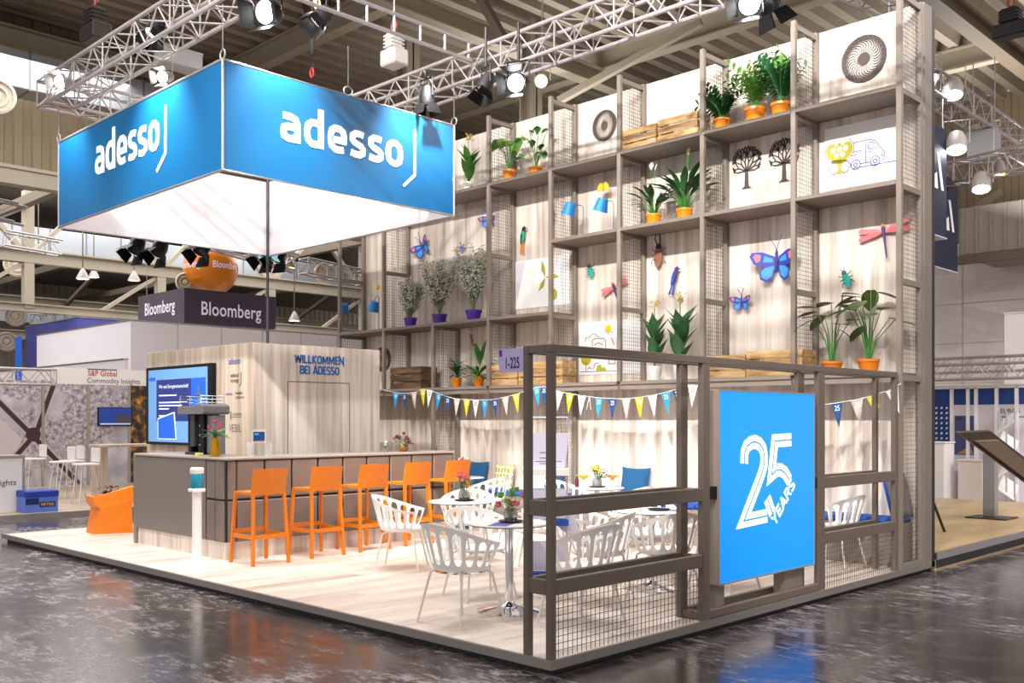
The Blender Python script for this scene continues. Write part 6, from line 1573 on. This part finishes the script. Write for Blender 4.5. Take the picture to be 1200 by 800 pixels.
a = U(1112, 520, 15.2); c = U(1096, 572, 15.2)
def cab(px0, px1, py0, py1, y, label, m=WMAT, dz=.5):
    p = ony(px0, py0, y); q = ony(px1, py1, y); t = thing('counter', label, 'counter', ((p[0]+q[0])/2, y+.2, q[2]))
    b = MB(); b.box(p[0], y, -.05, q[0], y+dz, p[2], .02); b.build('body', m, t); b = MB(); b.box(p[0]-.02, y-.02, p[2], q[0]+.02, y+dz+.02, p[2]+.03, .005); b.build('worktop', m, t)
cab(1082, 1107, 519, 577, 15.0, 'narrow white counter in front of the dotted blue panel'); cab(1122, 1152, 540, 575, 15.3, 'rounded white counter below the dusk picture', mat('cream_plastic', 'E6D8D2', .5))
cab(1176, 1214, 368, 415, 21.0, 'white box shaped stand wall against the hall wall', mat('plain_white_wall', 'E6DEDE', .8), 2)
rk = U(1180, 590, 14.9)
t = thing('leaflet_rack', 'zigzag white leaflet rack in a wire frame behind the tilted touch table', 'rack', rk)
b = MB(); xa = U(1170, 500, 14.9)[0]; xb_ = U(1189, 500, 14.9)[0]
for x in (xa, (xa+xb_)/2, xb_): b.tube([(x, 14.9, -.05), (x, 14.9, 1.75)], .015, 6)
b.build('frame', ALU, t)
for k in range(4):
    z = .1+k*.42; b = MB(); s = 1 if k % 2 else -1; b.raw([(xa, 14.85, z+.1-.1*s), (xb_, 14.85, z+.1+.1*s), (xb_, 15.15, z+.35+.1*s), (xa, 15.15, z+.35-.1*s), (xa, 14.85, z+.08-.1*s), (xb_, 14.85, z+.08+.1*s), (xb_, 15.15, z+.33+.1*s), (xa, 15.15, z+.33-.1*s)], [(0, 1, 2, 3), (7, 6, 5, 4), (0, 4, 5, 1), (1, 5, 6, 2), (2, 6, 7, 3), (3, 7, 4, 0)]); b.build('tray', WMAT, t)
# ================================================================ LIGHT AND CAMERA
w = bpy.data.worlds.new('hall_ambient_fill'); SC.world = w; w.use_nodes = True
w.node_tree.nodes['Background'].inputs[0].default_value = (1.0, .95, .92, 1); w.node_tree.nodes['Background'].inputs[1].default_value = 1.0  # even ambient fill added from all around, not daylight
def lspot(p, aim, power, ang, size=.12, col=(1, .96, .92), blend=.4):
    l = bpy.data.lights.new('spot', 'SPOT'); l.energy = power; l.spot_size = radians(ang); l.spot_blend = blend; l.shadow_soft_size = size; l.color = col
    o = bpy.data.objects.new('spot_light', l); COL.objects.link(o); o.location = p
    d = nrm(vs(aim, p)); import mathutils
    o.rotation_euler = mathutils.Vector(d).to_track_quat('-Z', 'Y').to_euler(); return o
def larea(p, aim, power, sx, sy, col=(1, .97, .94)):
    l = bpy.data.lights.new('area', 'AREA'); l.energy = power; l.shape = 'RECTANGLE'; l.size = sx; l.size_y = sy; l.color = col
    o = bpy.data.objects.new('area_light', l); COL.objects.link(o); o.location = p
    import mathutils
    o.rotation_euler = mathutils.Vector(nrm(vs(aim, p))).to_track_quat('-Z', 'Y').to_euler(); return o
# stage lamps on the front rig throwing on to the shelving wall
for x, pw in ((5.6, 4000), (2.6, 3200), (-.4, 3200), (-3.4, 3200)):
    lspot((x, -4.2, 9.0), (x-4.4, 6.0, 3.0), pw, 50, .10)
# upper wash over the top shelves from the long truss
for x in (-.6, -3.2): lspot((x, 1.2, 7.3), (x-.2, 6.1, 5.2), 260, 75, .08, blend=.8)
for x, pw in ((1.2, 700), (-1.2, 500)): lspot((x, 1.6, 7.2), (x-1.2, 6.1, 5.7), pw, 48, .08, blend=.7)
# washes on the sign: outside faces and the white inside
for y, pw in ((1.0, 560), (2.95, 950)): lspot((-4.5, y, 6.0), (-5.0, y+.15, 4.9), pw, 85, .05, blend=1)
for x, pw in ((-8.9, 420), (-6.3, 850)): lspot((x, -.1, 6.0), (x-.1, .4, 4.9), pw, 85, .05, blend=1)
lspot((-6.6, 1.4, 6.0), (-9.4, 2.2, 4.7), 100, 90, .1, blend=.6); lspot((-7.2, 1.2, 6.0), (-7.2, 3.66, 4.7), 120, 90, .1, blend=.6)
# seating area and bar from the rig
lspot((-1.5, 1.6, 5.85), (-1.6, 2.0, 0), 430, 95, .1, blend=.7); lspot((-4.2, 1.0, 5.85), (-4.0, 2.2, 0), 430, 95, .1, blend=.7)
lspot((-3.5, -3.5, 7.5), (-6.5, 1.0, 1.0), 900, 50, .12, blend=.6); lspot((-8.0, -3.5, 7.5), (-8.8, 2.0, 1.0), 700, 50, .12, blend=.6)
# downward area lights for the hall's high bay rows; upward ones are added
larea((-2, -2, 10.4), (-2, -2, 0), 700, 14, 8)
for x, y, p in ((-11, 12, 230), (2, 14, 230), (10, 4, 160), (-4, 20, 380), (-8, 1, 150)): larea((x, y, 7.2), (x+1.5, y+.6, 11), p, 3, 3)  # upward area lights added only to brighten the ceiling deck
larea((8, 14, 10.2), (8, 14, 0), 1800, 10, 10)
larea((-16, 3, 9.3), (-17, 3, 0), 900, 5, 12); larea((-28, 8, 9.2), (-28, 8, 0), 3000, 10, 24); larea((-44, 8, 9.2), (-44, 8, 0), 1800, 14, 30)
cd = bpy.data.cameras.new('camera'); co = bpy.data.objects.new('camera', cd); COL.objects.link(co); SC.camera = co
co.location = CAM; cd.sensor_fit = 'HORIZONTAL'; cd.sensor_width = 36; cd.lens = 36*FL/1200; cd.shift_x = 0; cd.shift_y = (HY-400)/1200
co.rotation_euler = (pi/2, 0, math.atan2(-FV[0], FV[1])); cd.clip_end = 300
vs_ = SC.view_settings; vs_.view_transform = 'Standard'; vs_.look = 'None'; vs_.gamma = 1; vs_.use_curve_mapping = False; vs_.exposure = 0.0
